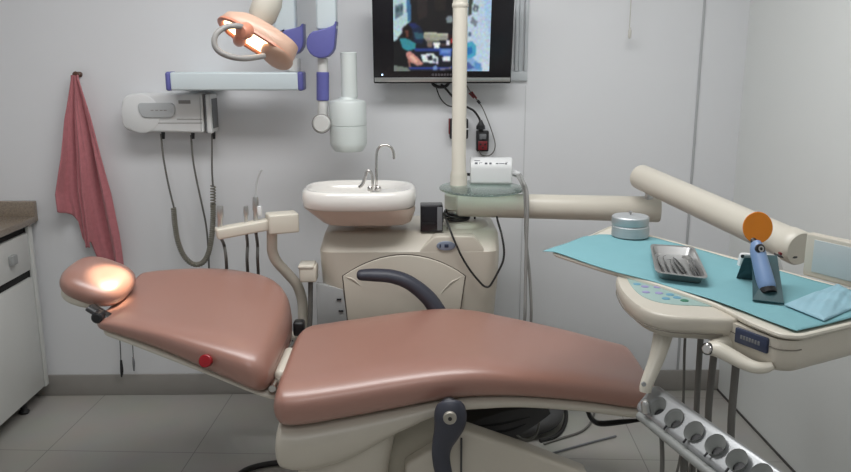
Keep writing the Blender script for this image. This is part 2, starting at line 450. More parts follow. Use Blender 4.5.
# arm rests
def armrest(pts, rs, y, hub, hub_r, name, lab):
    bm = new()
    add_tube(bm, [Vector((p[0], y, p[1])) for p in pts], rs, 18, 6, flat=(1., 1.25), ref=(0, 0, 1))
    o = part(name, bm, M_arm, chair, lab, smooth=60)
    return o
far = [W(356.8, 275, 2.80), W(358.5, 275, 2.80), W(363, 275, 2.80), W(374, 275, 2.80), W(392, 276.5, 2.80), W(408, 282, 2.80), W(422, 292, 2.80), W(433, 304, 2.80), W(442, 322, 2.80), W(446, 345, 2.80), W(446, 362, 2.80)]
bm = new(); add_tube(bm, far, [.008, .017, .021, .0235, .025, .026, .028, .030, .034, .036], 18, 5, flat=(1, 1.3))
part('armrest', bm, M_arm, chair, 'raised dark grey armrest on the far side', smooth=60)
nr = [W(451, 401, 2.145), W(451, 404.5, 2.14), W(450.5, 412, 2.14), W(450, 422, 2.14), W(447, 432, 2.14), W(442.5, 444, 2.14), W(441, 456, 2.14), W(443, 470, 2.14), W(448, 486, 2.14), W(456, 502, 2.14)]
bm = new(); add_tube(bm, nr, [.026, .039, .047, .047, .040, .031, .027, .026, .025, .022], 20, 6, flat=(1, .75), ref=(1, 0, 0))
a2 = part('armrest', bm, M_arm, chair, 'dark grey armrest on the near side, swung down beside the seat', smooth=60)
pv = W(450, 418.5, 2.10)
bm = lathe([(.0, 0), (.0175, 0), (.0195, .003), (.0195, .012), (.0, .012)], (pv.x, 2.098, pv.z), (0, 1, 0), 28)
b2 = part('pivot_bolt', bm, mat('dull_nickel', (.42, .40, .35), .4, metal=.6), a2, 'dull nickel bolt head with a dark hex socket')
part('hex_socket', lathe([(.0, 0), (.0065, 0), (.0065, .004), (.0, .004)], (pv.x, 2.096, pv.z), (0, 1, 0), 6), M_black, b2)
part('armrest_axle', lathe([(.018, 0), (.018, .60)], (pv.x, 2.17, pv.z), (0, 1, 0), 20), M_greyd, chair)
# pedestal: rounded column under the hips, lifting arm, floor plate
def rrect(x0, x1, y0, y1, z, r=.06, n=5): return [Vector((p.x, p.y, z)) for p in round_poly([(x0, y0), (x1, y0), (x1, y1), (x0, y1)], r, n)]
bm = new(); add_loft(bm, [rrect(-.385, -.03, 2.215, 2.72, .47, .07), rrect(-.375, -.05, 2.21, 2.72, .40, .08), rrect(-.36, -.07, 2.215, 2.71, .30, .08), rrect(-.34, -.09, 2.23, 2.70, .10, .08), rrect(-.36, -.05, 2.2, 2.72, .05, .06)])
part('pedestal_cover', bm, M_cream, chair, smooth=50)
def xzprism(pts, y0, y1, bev, r=0): return prism(round_poly(pts, r) if r else [Vector(p) for p in pts], (lambda u, v, d: Vector((u, d, v))), y0, y1, bev)
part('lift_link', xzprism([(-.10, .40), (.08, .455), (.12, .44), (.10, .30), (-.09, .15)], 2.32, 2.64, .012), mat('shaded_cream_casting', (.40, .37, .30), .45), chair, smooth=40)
la = [(W(464, 430, 2.27).x, W(464, 430, 2.27).z), (W(525, 451, 2.27).x, W(525, 451, 2.27).z), (W(590, 476, 2.27).x, W(590, 476, 2.27).z), (.50, .055), (-.02, .055), (-.02, .30)]
part('lift_arm_cover', xzprism(la, 2.27, 2.35, .014, .015), M_cream, chair, 'sloping cream cover of the chair base')
bm = new(); add_box(bm, (.155, 2.262, .06), (.161, 2.272, .395))
part('cover_seam', bm, M_dark, chair)
bm = new(); add_loft(bm, [rrect(-.42, .52, 2.18, 2.76, .0, .1), rrect(-.42, .52, 2.18, 2.76, .035, .1), rrect(-.40, .50, 2.20, 2.74, .055, .1)])
part('floor_plate', bm, M_cream, chair)
# bellows between seat and lifting arm
wp = [W(x, y, 2.42) for x, y in ((462, 428), (480, 419), (505, 411), (546, 405), (551, 414), (538, 424), (522, 434), (500, 441), (482, 436))]
bm = prism([Vector((p.x, p.z)) for p in wp], (lambda u, v, d: Vector((u, d, v))), 2.42, 2.62, .004)
bl = part('bellows', bm, M_dark, chair, 'dark grey folded bellows under the seat')
for q in (((468, 427), (500, 424), (530, 417)), ((476, 432), (505, 431), (526, 424))):
    part('bellows_fold', tube([W(x, y, 2.418) for x, y in q], [.002, .005, .002], 8, 5, flat=(1, .6)), M_black, bl)
bm = new(); add_tube(bm, [W(588, 412, 2.42), W(592, 419, 2.42), W(600, 423.5, 2.42), W(620, 422, 2.42), W(640, 420, 2.42)], [.010, .012, .011, .010, .006], 10, 4, flat=(.7, 1.6))
part('release_lever', bm, M_black, chair, 'flat black release lever under the foot end')

# ------------------------------------------------------------------ dental unit column behind the chair
unit = thing('dental_unit', 'cream dental unit column with arched front panel behind the salmon chair', 'dental unit', (0, 3.1, 0))
def usec(z, x0, x1, y0, y1, r): return rrect(x0, x1, y0, y1, z, r, 7)
bm = new()
add_loft(bm, [usec(.0, -.24, .30, 2.99, 3.27, .06), usec(.08, -.24, .30, 2.99, 3.27, .06), usec(.16, -.26, .31, 2.965, 3.29, .07), usec(.32, -.275, .325, 2.95, 3.30, .07), usec(.56, -.285, .335, 2.94, 3.31, .08), usec(.64, -.30, .34, 2.935, 3.32, .08),
              usec(.70, -.345, .345, 2.93, 3.325, .08), usec(.832, -.35, .348, 2.93, 3.33, .065), usec(.886, -.334, .346, 2.985, 3.33, .05), usec(.895, -.322, .342, 3.0, 3.325, .045), usec(.899, -.30, .335, 3.02, 3.31, .04)])
part('body', bm, M_cream, unit, smooth=32)
# arched front panel in a dark seam
def arch(g):
    L = W(343, 276, 2.93); R = W(465, 276, 2.93); lb = W(349, 330, 2.93); rb = W(457, 330, 2.93); tp = W(403, 255, 2.93)
    pts = [(lb.x - g, lb.z), (L.x - g, L.z + g * .3)]
    for k in range(1, 16):
        t = k / 16; s = 2 * t - 1
        pts.append((L.x - g + (R.x - L.x + 2 * g) * t, L.z + (tp.z - L.z + g) * (1 - s * s)))
    pts += [(R.x + g, R.z + g * .3), (rb.x + g, rb.z)]
    return [Vector(p) for p in pts]
part('panel_seam', prism(arch(.004), XZ(2.93), -.0015, .04), mat('seam_shadow_gap', (.10, .085, .07), .7), unit, 'dark seam line round the arched panel')
fp = part('front_panel', prism(arch(0), XZ(2.93), -.006, .04, .004), M_cream, unit)
for (a, b, c) in (((343.8, 276.5), (353, 279.5), (362, 287.5)), ((463.5, 276), (450, 283.5), (438, 297))):
    bm = tube([W(a[0], a[1], 2.925), W(b[0], b[1], 2.922), W(c[0], c[1], 2.925)], [.001, .0042, .0005], 8, 6, flat=(1, .4))
    part('panel_rib', bm, M_creaml, fp)
# lower grey sheet-metal plate with two screws
q = [W(317, 282, 2.955), W(333, 286, 2.94), W(343, 289, 2.94), W(349, 325, 2.94), W(330, 330, 2.95), W(318, 325, 2.955)]
pl = part('side_plate', prism([Vector((p.x, p.z)) for p in q], XZ(2.93), -.001, .03, .002), M_steelgrey, unit, 'grey sheet metal plate low on the column')
for s in ((339, 299.5), (341, 311)):
    p = W(s[0], s[1], 2.925); part('screw', box((p.x - .009, 2.924, p.z - .003), (p.x + .009, 2.932, p.z + .003), .001), M_black, pl)
part('shoulder', prism(round_poly([(.02, .80), (.035, .836), (.095, .893), (.245, .893), (.283, .845), (.283, .80)], .012, 4), XZ(2.9305), 0, .17, .005), M_cream, unit, smooth=50)
# shoulder and pole
shx = .222
bm = lathe([(.128, .60), (.128, .845), (.122, .868), (.108, .888), (.096, .896), (.090, .910), (.075, .918), (.04, .920)], (shx, 3.13, 0), seg=40)
part('pole_socket', bm, M_cream, unit, smooth=40)
bm = lathe([(.046, .90), (.046, .96), (.043, .985), (.04, 1.0), (.04, 1.04), (.034, 1.05), (.034, 1.10), (.031, 1.115), (.0285, 1.12), (.0285, 2.45), (.0, 2.45)], (.195, 3.12, 0), seg=32)
pole = part('pole', bm, M_creamp, unit)
zc = W(460, 8, 3.12).z
part('pole_ring', lathe([(.0285, 0), (.0315, .004), (.0315, .016), (.0285, .02)], (.195, 3.12, zc), seg=32, caps=False), M_creamp, pole)
# oval emblem
em = W(446, 246, 2.925)
part('emblem', prism([Vector((em.x + .036 * math.cos(t * PI / 16), em.z + .018 * math.sin(t * PI / 16))) for t in range(32)], XZ(2.93), -.006, .02, .002), M_badge, unit, 'small oval silver blue emblem')
for dx, w in ((-.022, .006), (.002, .016)):
    part('emblem_mark', box((em.x + dx - w / 2, 2.9225, em.z - .006), (em.x + dx + w / 2, 2.926, em.z + .007), .001), M_dkblue, unit)
# glass shelf
gl = [Vector((.28 + .165 * math.cos(t * PI / 32), 3.055 + .185 * math.sin(t * PI / 32))) for t in range(64)]
part('glass_shelf', prism(gl, (lambda u, v, d: Vector((u, v, d))), 1.054, 1.062, .002), M_glass, unit, 'frosted green oval glass shelf on the pole')
# cuspidor basin
bz = .965; cxb, cyb = -.194, 3.03
bas = part('basin_support', (lambda bm: (add_loft(bm, [super_ring(-.150, 3.12, .895, .08, .06, 3), super_ring(-.150, 3.12, .925, .07, .055, 3), super_ring(-.150, 3.12, .950, .07, .055, 3)]), bm)[1])(new()), M_beige, unit)
bm = new()
add_loft(bm, [super_ring(-.165, 3.03, .940, .160, .125, 4), super_ring(-.165, 3.03, .947, .172, .135, 4), super_ring(cxb + .012, cyb, .985, .203, .158, 3.4), super_ring(cxb, cyb, 1.003, .213, .170, 3.2)])
part('basin_shell', bm, M_beige, unit, 'beige underside of the spittoon basin', smooth=60)
bm = new()
add_loft(bm, [super_ring(cxb, cyb, 1.002, .210, .166, 3.2, 56), super_ring(cxb, cyb, 1.010, .216, .172, 3.2, 56), super_ring(cxb, cyb, 1.035, .220, .176, 3.1, 56), super_ring(cxb, cyb, 1.060, .217, .173, 3.1, 56), super_ring(cxb, cyb, 1.070, .210, .166, 3.1, 56), super_ring(cxb, cyb, 1.072, .202, .158, 3, 56), super_ring(cxb - .002, cyb, 1.069, .194, .150, 3, 56),
              super_ring(cxb - .03, cyb, 1.050, .158, .138, 2.8, 56), super_ring(cxb - .035, cyb, 1.025, .135, .118, 2.6, 56), super_ring(cxb - .04, cyb, 1.010, .09, .08, 2.3, 56), super_ring(cxb - .04, cyb, 1.006, .02, .02, 2, 56)])
basin = part('basin', bm, M_ceramic, unit, 'white glazed spittoon basin', smooth=60)
part('deck_plate', lathe([(.0, 0), (.055, 0), (.055, .006), (.0, .008)], (-.10, 3.03, 1.048), seg=32, sx=1.), M_ceramic, basin)
Yf = 3.02
fa = [W(376.5, 190, Yf), W(376.5, 180, Yf), W(376.3, 165, Yf), W(376.6, 155, Yf), W(378, 149, Yf), W(382, 145.6, Yf), W(387, 145.2, Yf), W(391.5, 148, Yf), W(393.6, 153, Yf), W(394, 159, Yf)]
fo = part('tall_spout', tube(fa, .0052, 12, 5), M_chrome, unit, 'tall chrome gooseneck spout on the basin')
fb = [W(373, 190, Yf - .03), W(372.6, 181, Yf - .03), W(371.5, 173.5, Yf - .03), W(369, 170.5, Yf - .03), W(366.5, 172, Yf - .03), W(365, 177.5, Yf - .03), W(362.5, 184, Yf - .03), W(359, 187.5, Yf - .03)]
part('bowl_rinse_spout', tube(fb, [.0055, .0052, .005, .005, .0055, .006, .006, .006], 12, 5), M_chrome, unit, 'short bent chrome rinse spout')
for px in (370.5, 378):
    p = W(px, 189.5, Yf - .015); part('spout_collar', lathe([(.011, -.006), (.013, 0), (.012, .008), (.007, .014)], p, seg=20), M_chrome, unit)

# ------------------------------------------------------------------ assistant's instrument arm
asst = thing('assistant_arm', 'cream assistant holder arm with suction tubes beside the unit', 'instrument holder', (-.5, 2.95, .5))
dirb = (W(268, 219, 2.93) - W(216, 233, 2.86)); 
def obox(c0, c1, hw, hh, bev, up=(0, 0, 1)):
    """box along c0-c1, half width hw, half height hh"""
    c0, c1 = Vector(c0), Vector(c1); t = (c1 - c0).normalized(); s = t.cross(Vector(up)).normalized(); u = s.cross(t)
    m = Matrix((( t.x, s.x, u.x, c0.x), (t.y, s.y, u.y, c0.y), (t.z, s.z, u.z, c0.z), (0, 0, 0, 1)))
    return box((0, -hw, -hh), ((c1 - c0).length, hw, hh), bev, 3, m)
part('holder_bar', obox(W(216, 233.5, 2.86), W(270, 223.5, 2.93), .03, .020, .007), M_creaml, asst)
part('holder_block', obox(W(267, 223.5, 2.92), W(297, 221, 2.96), .04, .037, .007), M_creaml, asst)
pts = [W(272, 230, 2.96), W(272, 243, 2.965), W(272.5, 252, 2.97), W(277, 262, 2.98), W(288, 274, 3.0), W(297, 285, 3.01), W(302, 300, 3.02), (W(303, 315, 3.02)), W(304, 340, 3.02)]
part('support_tube', tube(pts, .0205, 16, 6), M_creamp, asst)
br = W(309, 272, 2.95)
part('tube_bracket', box((br.x - .033, 2.91, br.z - .032), (br.x + .032, 2.99, br.z + .03), .008, 3), M_creaml, asst)
part('bracket_lid', box((br.x - .036, 2.907, br.z + .022), (br.x + .024, 2.993, br.z + .036), .005, 3), M_creaml, asst)
part('drain_hose', tube([W(310.5, 280, 2.94), W(310.5, 300, 2.94), W(310, 322, 2.94), W(309, 345, 2.95), Vector((-.36, 3.0, .2)), Vector((-.26, 3.05, .03))], .0095, 12, 5), M_hose, asst, 'dark grey drain hose')
for nm, px, top, bot, r, pxb, lab in (('suction_handpiece', 220, 206, 229, .0125, 226, 'chrome suction tube end at the tip of the holder bar'), ('suction_handpiece', 246, 206, 226, .009, 247, 'slim chrome suction tube end'), ('saliva_ejector', 255.5, 197, 225, .011, 257.5, 'chrome saliva ejector with a bent clear tip')):
    Yh = 2.87 + (px - 216) / 54 * .07
    a, b = W(px, bot, Yh), W(px, top, Yh); L = (b - a).length
    ho = part(nm, lathe([(r * .6, 0), (r * .75, L * .2), (r * .7, L * .45), (r, L * .55), (r, L * .9), (r * .85, L), (.0, L)], a, b - a, 16), M_steel, asst, lab)
    h = tube([W(px + .5, bot + 8, Yh + .005), W((px + pxb) / 2 + 1, 245, Yh + .14), W(pxb, 258, Yh + .09), W(pxb + .8, 275, Yh + .12), Vector((W(pxb + 1.2, 300, Yh + .14))), W(pxb + 4, 345, Yh + .15), Vector((W(pxb + 4, 345, Yh + .15).x + .1, 3.0, .3)), Vector((-.28, 3.08, .05))], .0062, 10, 5)
    part('suction_hose', h, M_hose, ho, 'dark grey hose')
    if nm == 'saliva_ejector':
        part('ejector_tip', tube([W(255.5, 199, Yh), W(256, 190, Yh), W(257, 181, Yh), W(259.5, 173.5, Yh), W(261.5, 170, Yh)], [.0035, .0035, .0035, .004, .0055], 10, 6), M_clear, ho, 'bent translucent plastic tip')
        part('trigger', box((W(259, 208, Yh).x - .006, Yh - .01, W(259, 216, Yh).z), (W(259, 208, Yh).x + .01, Yh + .01, W(259, 206, Yh).z), .004), M_white, ho)

# ------------------------------------------------------------------ wall X-ray machine
xr = thing('xray_machine', 'white dental wall X-ray machine with royal blue joint covers above the basin', 'x-ray machine', (-.6, 3.5, 1.2))
Yr = 3.33
a, b = W(168, 72, Yr), W(305, 90, Yr)
part('extension_rail', box((a.x + .02, Yr - .05, b.z), (b.x - .02, Yr + .05, a.z), .008, 3), M_rail, xr)
for x0, x1 in ((a.x, a.x + .022), (b.x - .024, b.x)):
    part('rail_end_cap', box((x0, Yr - .052, b.z - .002), (x1, Yr + .052, a.z + .002), .01, 3), M_blue, xr, 'blue end cap of the rail')
part('wall_mount', box((a.x + .03, Yr + .04, b.z + .01), (a.x + .20, YB, a.z - .01), .006), M_rail, xr)
def cyl(p0, p1, r0, r1=None, seg=28, bev=.002):
    p0, p1 = Vector(p0), Vector(p1); L = (p1 - p0).length; r1 = r1 or r0
    return lathe([(0, 0), (r0 - bev, 0), (r0, bev), (r1, L - bev), (r1 - bev, L), (0, L)], p0, p1 - p0, seg)
Y1, Y2, Y3 = 3.33, 3.26, 3.12
part('post', cyl(W(294, 71.5, Y1), W(294, 58, Y1), .027), M_offw, xr)
def joint(px0, px1, ctr, r, top, Yj, dep, cutl):
    """round joint cover that runs up into the arm with a slanted, scooped edge"""
    c = W(*ctr, Yj); k = W(px1, ctr[1], Yj).x - c.x
    zt = W(ctr[0], top, Yj).z; xl = W(px0, ctr[1], Yj).x; xr_ = W(px1, ctr[1], Yj).x
    pts = [(xr_, zt)]
    pts += [(xr_ - (xr_ - cutl) * t, zt - (zt - c.z) * .42 * (t ** .5)) for t in (.15, .3, .5, .75, 1.)]
    for q in range(0, 13):
        an = math.radians(120 + q * 20)
        pts.append((c.x + r * math.cos(an), c.z + r * math.sin(an)))
    return prism([Vector(p) for p in pts], XZ(Yj), -dep, dep, .006)
part('lower_joint_cover', joint(281, 305, (292, 42, ), .052, 24, Y1, .045, W(279, 30, Y1).x), M_blue, xr, 'blue rounded lower joint cover')
part('upright_arm', box((W(275, 20, Y1).x, Y1 - .038, W(290, 33, Y1).z), (W(296.5, 20, Y1).x, Y1 + .038, 2.42), .01, 3), M_rail, xr)
part('folding_arm', box((W(317, 20, Y2).x, Y2 - .036, W(325, 30, Y2).z), (W(337, 20, Y2).x, Y2 + .036, 2.42), .01, 3), M_rail, xr)
e0, e1 = W(275, 20, Y1), W(337, 20, Y2)
part('elbow_cover', box((e0.x - .01, Y2 - .05, 2.36), (e1.x + .01, Y1 + .05, 2.48), .03, 4), M_blue, xr, 'blue elbow cover joining the two arms')
part('upper_joint_cover', joint(308, 338, (321.5, 44), .056, 22, Y2, .048, W(316, 30, Y2).x), M_blue, xr, 'blue rounded upper joint cover')
part('drop_tube', cyl(W(322.8, 58, Y2), W(322.8, 118, Y2), .021), M_offw, xr)
part('blue_sleeve', cyl(W(322.8, 72, Y2), W(322.8, 100.5, Y2), .0255), M_blue, xr, 'blue sleeve on the drop tube')
kx = W(322.5, 123, Y2)
part('yoke', lathe([(0, 0), (.030, 0), (.036, .008), (.036, .07), (.030, .078), (0, .078)], (kx.x, Y2 - .05, kx.z), (0, 1, 0), 32), M_offw, xr)
part('yoke_ring', lathe([(.034, 0), (.0395, .002), (.0395, .010), (.034, .012)], (kx.x, Y2 - .04, kx.z), (0, 1, 0), 32, caps=False), M_grey, xr, 'grey ring round the yoke')
part('head_axle', cyl(kx + Vector((.0, 0, 0)), kx + Vector((.09, 0, -.005)), .017), M_offw, xr)
hx = W(348.8, 151, Y2); ht_ = W(348.2, 97, Y2).z; Lh = ht_ - hx.z
prof = [(0, 0), (.056, 0), (.063, .006), (.066, Lh * .06), (.0735, Lh * .11), (.0755, Lh * .16), (.0755, Lh * .47), (.0735, Lh * .475), (.0735, Lh * .485), (.0755, Lh * .49), (.0755, Lh * .88), (.070, Lh * .93), (.040, Lh * .96), (.036, Lh), (0, Lh)]
hd = part('tube_head', lathe(prof, hx, seg=44), M_xray, xr, 'pale greenish white X-ray tube head')
ct_ = W(348.7, 52, Y2).z
part('beam_cone', lathe([(0, 0), (.034, 0), (.034, .018), (.0335, .024), (.0325, ct_ - ht_ - .002), (.029, ct_ - ht_), (.022, ct_ - ht_), (.022, .03), (0, .03)], (hx.x + .007, Y2, ht_ - .001), seg=32), M_xray, hd, 'narrow pointer cone')

# ------------------------------------------------------------------ X-ray control box and its cords
cb = thing('xray_control_box', 'white wall control box with grey rounded keypad under the rail', 'control box', (-1.05, 3.5, 1.24))
yb0, yb1 = 3.405, YB
def bx(px, py, Y=3.42): p = W(px, py, Y); return (p.x, p.z)
out = round_poly([bx(122, 94), bx(203, 93), bx(205, 133), bx(122, 131)], [.055, .012, .012, .06], 8)
part('housing', prism(out, XZ(0), yb0, yb1, .012), M_white, cb)
c = bx(141, 112)
part('round_end', lathe([(0, 0), (.078, 0), (.081, .002), (.082, .006), (.082, .05)], (c[0] + .004, yb0 - .003, c[1] - .006), (0, 1, 0), 44), M_white, cb)
out = round_poly([bx(139, 102.5), bx(176.5, 102.5), bx(176.5, 117), bx(142.5, 117)], [.02, .028, .028, .03], 8)
kp = part('keypad', prism(out, XZ(0), yb0 - .0105, yb0 + .01, .002), mat('pale_grey_keypad', (.47, .49, .50), .5), cb, 'recessed grey keypad with faint markings')
for px in (154, 158.5, 163, 167): 
    p = bx(px, 110); part('keypad_mark', box((p[0] - .006, yb0 - .0115, p[1] - .002), (p[0] + .006, yb0 - .0095, p[1] + .002)), M_grey, kp)
l0, l1 = bx(179.5, 100), bx(191.5, 103.5)
part('name_strip', box((l0[0], yb0 - .002, l1[1]), (l1[0], yb0 + .002, l0[1])), M_grey, cb, 'small grey name strip')
for py in (119, 122.8):
    s0, s1 = bx(178 if py < 120 else 155, py), bx(203, py)
    part('housing_groove', box((s0[0], yb0 - .001, s0[1] - .0015), (s1[0], yb0 + .004, s1[1] + .0015)), M_grey, cb)
h0, h1 = bx(206, 94), bx(213.5, 133)
part('switch_hook', box((h0[0], yb0 - .005, h1[1]), (h1[0], yb1, h0[1]), .006, 3), M_white, cb, 'narrow white hook plate at the side of the box')
part('hook_slot', box((h1[0] - .001, yb0 + .01, h1[1] + .02), (h1[0] + .004, yb1 - .02, h0[1] - .02)), M_greyd, cb)
part('side_gap', box((bx(204.2, 94)[0], yb0 + .006, h1[1]), (bx(206.2, 94)[0], yb1, h0[1])), M_greyd, cb)
for px in (161, 191, 212): 
    p = bx(px, 134.5); part('cord_gland', lathe([(.006, -.022), (.008, 0), (.008, .012)], (p[0], 3.45, p[1]), seg=14), M_black, cb)
# coiled cord: two straight ends, a thick coil hanging in a U
Yc = 3.44
def coil(path, R, turns, r, n=14):
    P = catmull(path, 10); out = []
    m = int(turns * n)
    L = [0]
    for u, v in zip(P, P[1:]): L.append(L[-1] + (v - u).length)
    for k in range(m + 1):
        s = L[-1] * k / m
        i = max(j for j in range(len(L)) if L[j] <= s + 1e-9); i = min(i, len(P) - 2)
        t = (s - L[i]) / max(L[i + 1] - L[i], 1e-9); c = P[i].lerp(P[i + 1], t); tg = (P[i + 1] - P[i]).normalized()
        s1 = tg.cross(Vector((0, 1, 0))).normalized(); s2 = tg.cross(s1)
        an = 2 * PI * turns * k / m
        out.append(c + s1 * R * math.cos(an) + s2 * R * math.sin(an))
    return out
cc = thing('coiled_cord', 'olive grey coiled hand switch cord looping below the control box', 'cord', W(185, 265, Yc))
part('straight_lead', tube([W(161, 134, 3.45), W(163, 155, Yc), W(167, 178, Yc), W(171, 196, Yc), W(173.5, 206, Yc), W(174.5, 214, Yc)], .0042, 8, 5), M_hose, cc)
up = [W(173.5, 208, Yc), W(175, 225, Yc), W(178, 242, Yc), W(184, 256, Yc), W(193, 264, Yc), W(202, 263, Yc), W(208, 254, Yc), W(211.5, 238, Yc), W(213, 218, Yc), W(213, 205, Yc)]
part('coil', tube(coil(up, .0085, 62, .004), .0044, 6), M_olive, cc, smooth=60)
up2 = [W(213, 206, Yc), W(213, 186, Yc)]
part('coil', tube(coil([W(213, 206, Yc), W(213, 197, Yc), W(213, 186, Yc)], .010, 7, .003), .0032, 6), M_olive, cc, 'stretched open turns of the coil', smooth=60)
part('straight_lead', tube([W(213, 187, Yc), W(212, 170, Yc), W(212, 150, Yc), W(212, 134, 3.45)], .004, 8, 5), M_hose, cc)
single('control_cord', tube([W(191, 135, 3.45), W(193, 160, 3.45), W(197, 182, 3.45), W(202, 205, 3.45), W(206, 225, 3.46), W(208, 245, 3.46), W(209, 270, 3.47), W(209, 300, 3.48), W(206, 340, 3.48), W(202, 372, 3.49)], .0042, 8, 6), M_hose, 'smooth grey cord dropping straight from the middle of the control box', 'cord')
cr = thing('loose_cord', 'thin black wire end hanging by the baseboard, thicker of the two under the backrest', 'wire', W(122, 378, 3.49))
part('wire', tube([W(119, 300, 3.5), W(119.5, 330, 3.5), W(120.5, 352, 3.49), W(121, 362, 3.49)], .0022, 8, 4), M_rubber, cr)
part('connector', tube([W(121, 360, 3.49), W(121.8, 371, 3.48), W(121.5, 377, 3.48)], [.005, .008, .003], 8, 3), M_black, cr)
cr = thing('loose_cord', 'thin black wire end hanging by the baseboard, thinner of the two under the backrest', 'wire', W(134, 372, 3.49))
part('wire', tube([W(131, 300, 3.5), W(132, 330, 3.5), W(133, 352, 3.49), W(133.5, 360, 3.49)], .0018, 8, 4), M_rubber, cr)
part('connector', tube([W(133, 357, 3.49), W(133.7, 363, 3.48), W(134, 371, 3.48)], [.003, .006, .003], 8, 3), M_greyd, cr)

# ------------------------------------------------------------------ television
TM = Matrix.Translation((.140, 3.425, 1.455)) @ Matrix.Rotation(math.radians(11), 4, 'X')
tv = thing('television', 'black flat television with silver lower strip showing a room view, above the basin', 'television', (.143, 3.425, 1.452))
TW, TH = .291, .385
part('bezel', box((-TW, -.022, 0), (TW, .022, TH), .006, 3, TM), M_blackg, tv)
part('back_shell', box((-TW + .05, .02, .03), (TW - .05, .055, TH - .03), .012, 2, TM), M_black, tv)
part('wall_bracket', box((-.10, 3.45, 1.56), (.38, YB - .016, 1.70), .004), M_black, tv)
part('silver_strip', box((-TW + .004, -.0245, .008), (TW - .004, -.02, .026), .0015, 2, TM), M_steel, tv, 'brushed silver strip along the lower edge')
part('power_light', lathe([(0, 0), (.0035, 0), (.0035, .002), (0, .002)], TM @ Vector((-.254, -.0225, .038)), TM.to_3x3() @ Vector((0, -1, 0)), 12), M_led, tv, 'small glowing blue white power light')
for k in range(7):
    x = -.045 + k * .0125
    part('maker_mark', box((x, -.0235, .033), (x + .009, -.0215, .0425), .0008, 1, TM), mat('dim_lettering', (.10, .09, .10), .4) if k == 0 else MATS['dim_lettering'], tv)
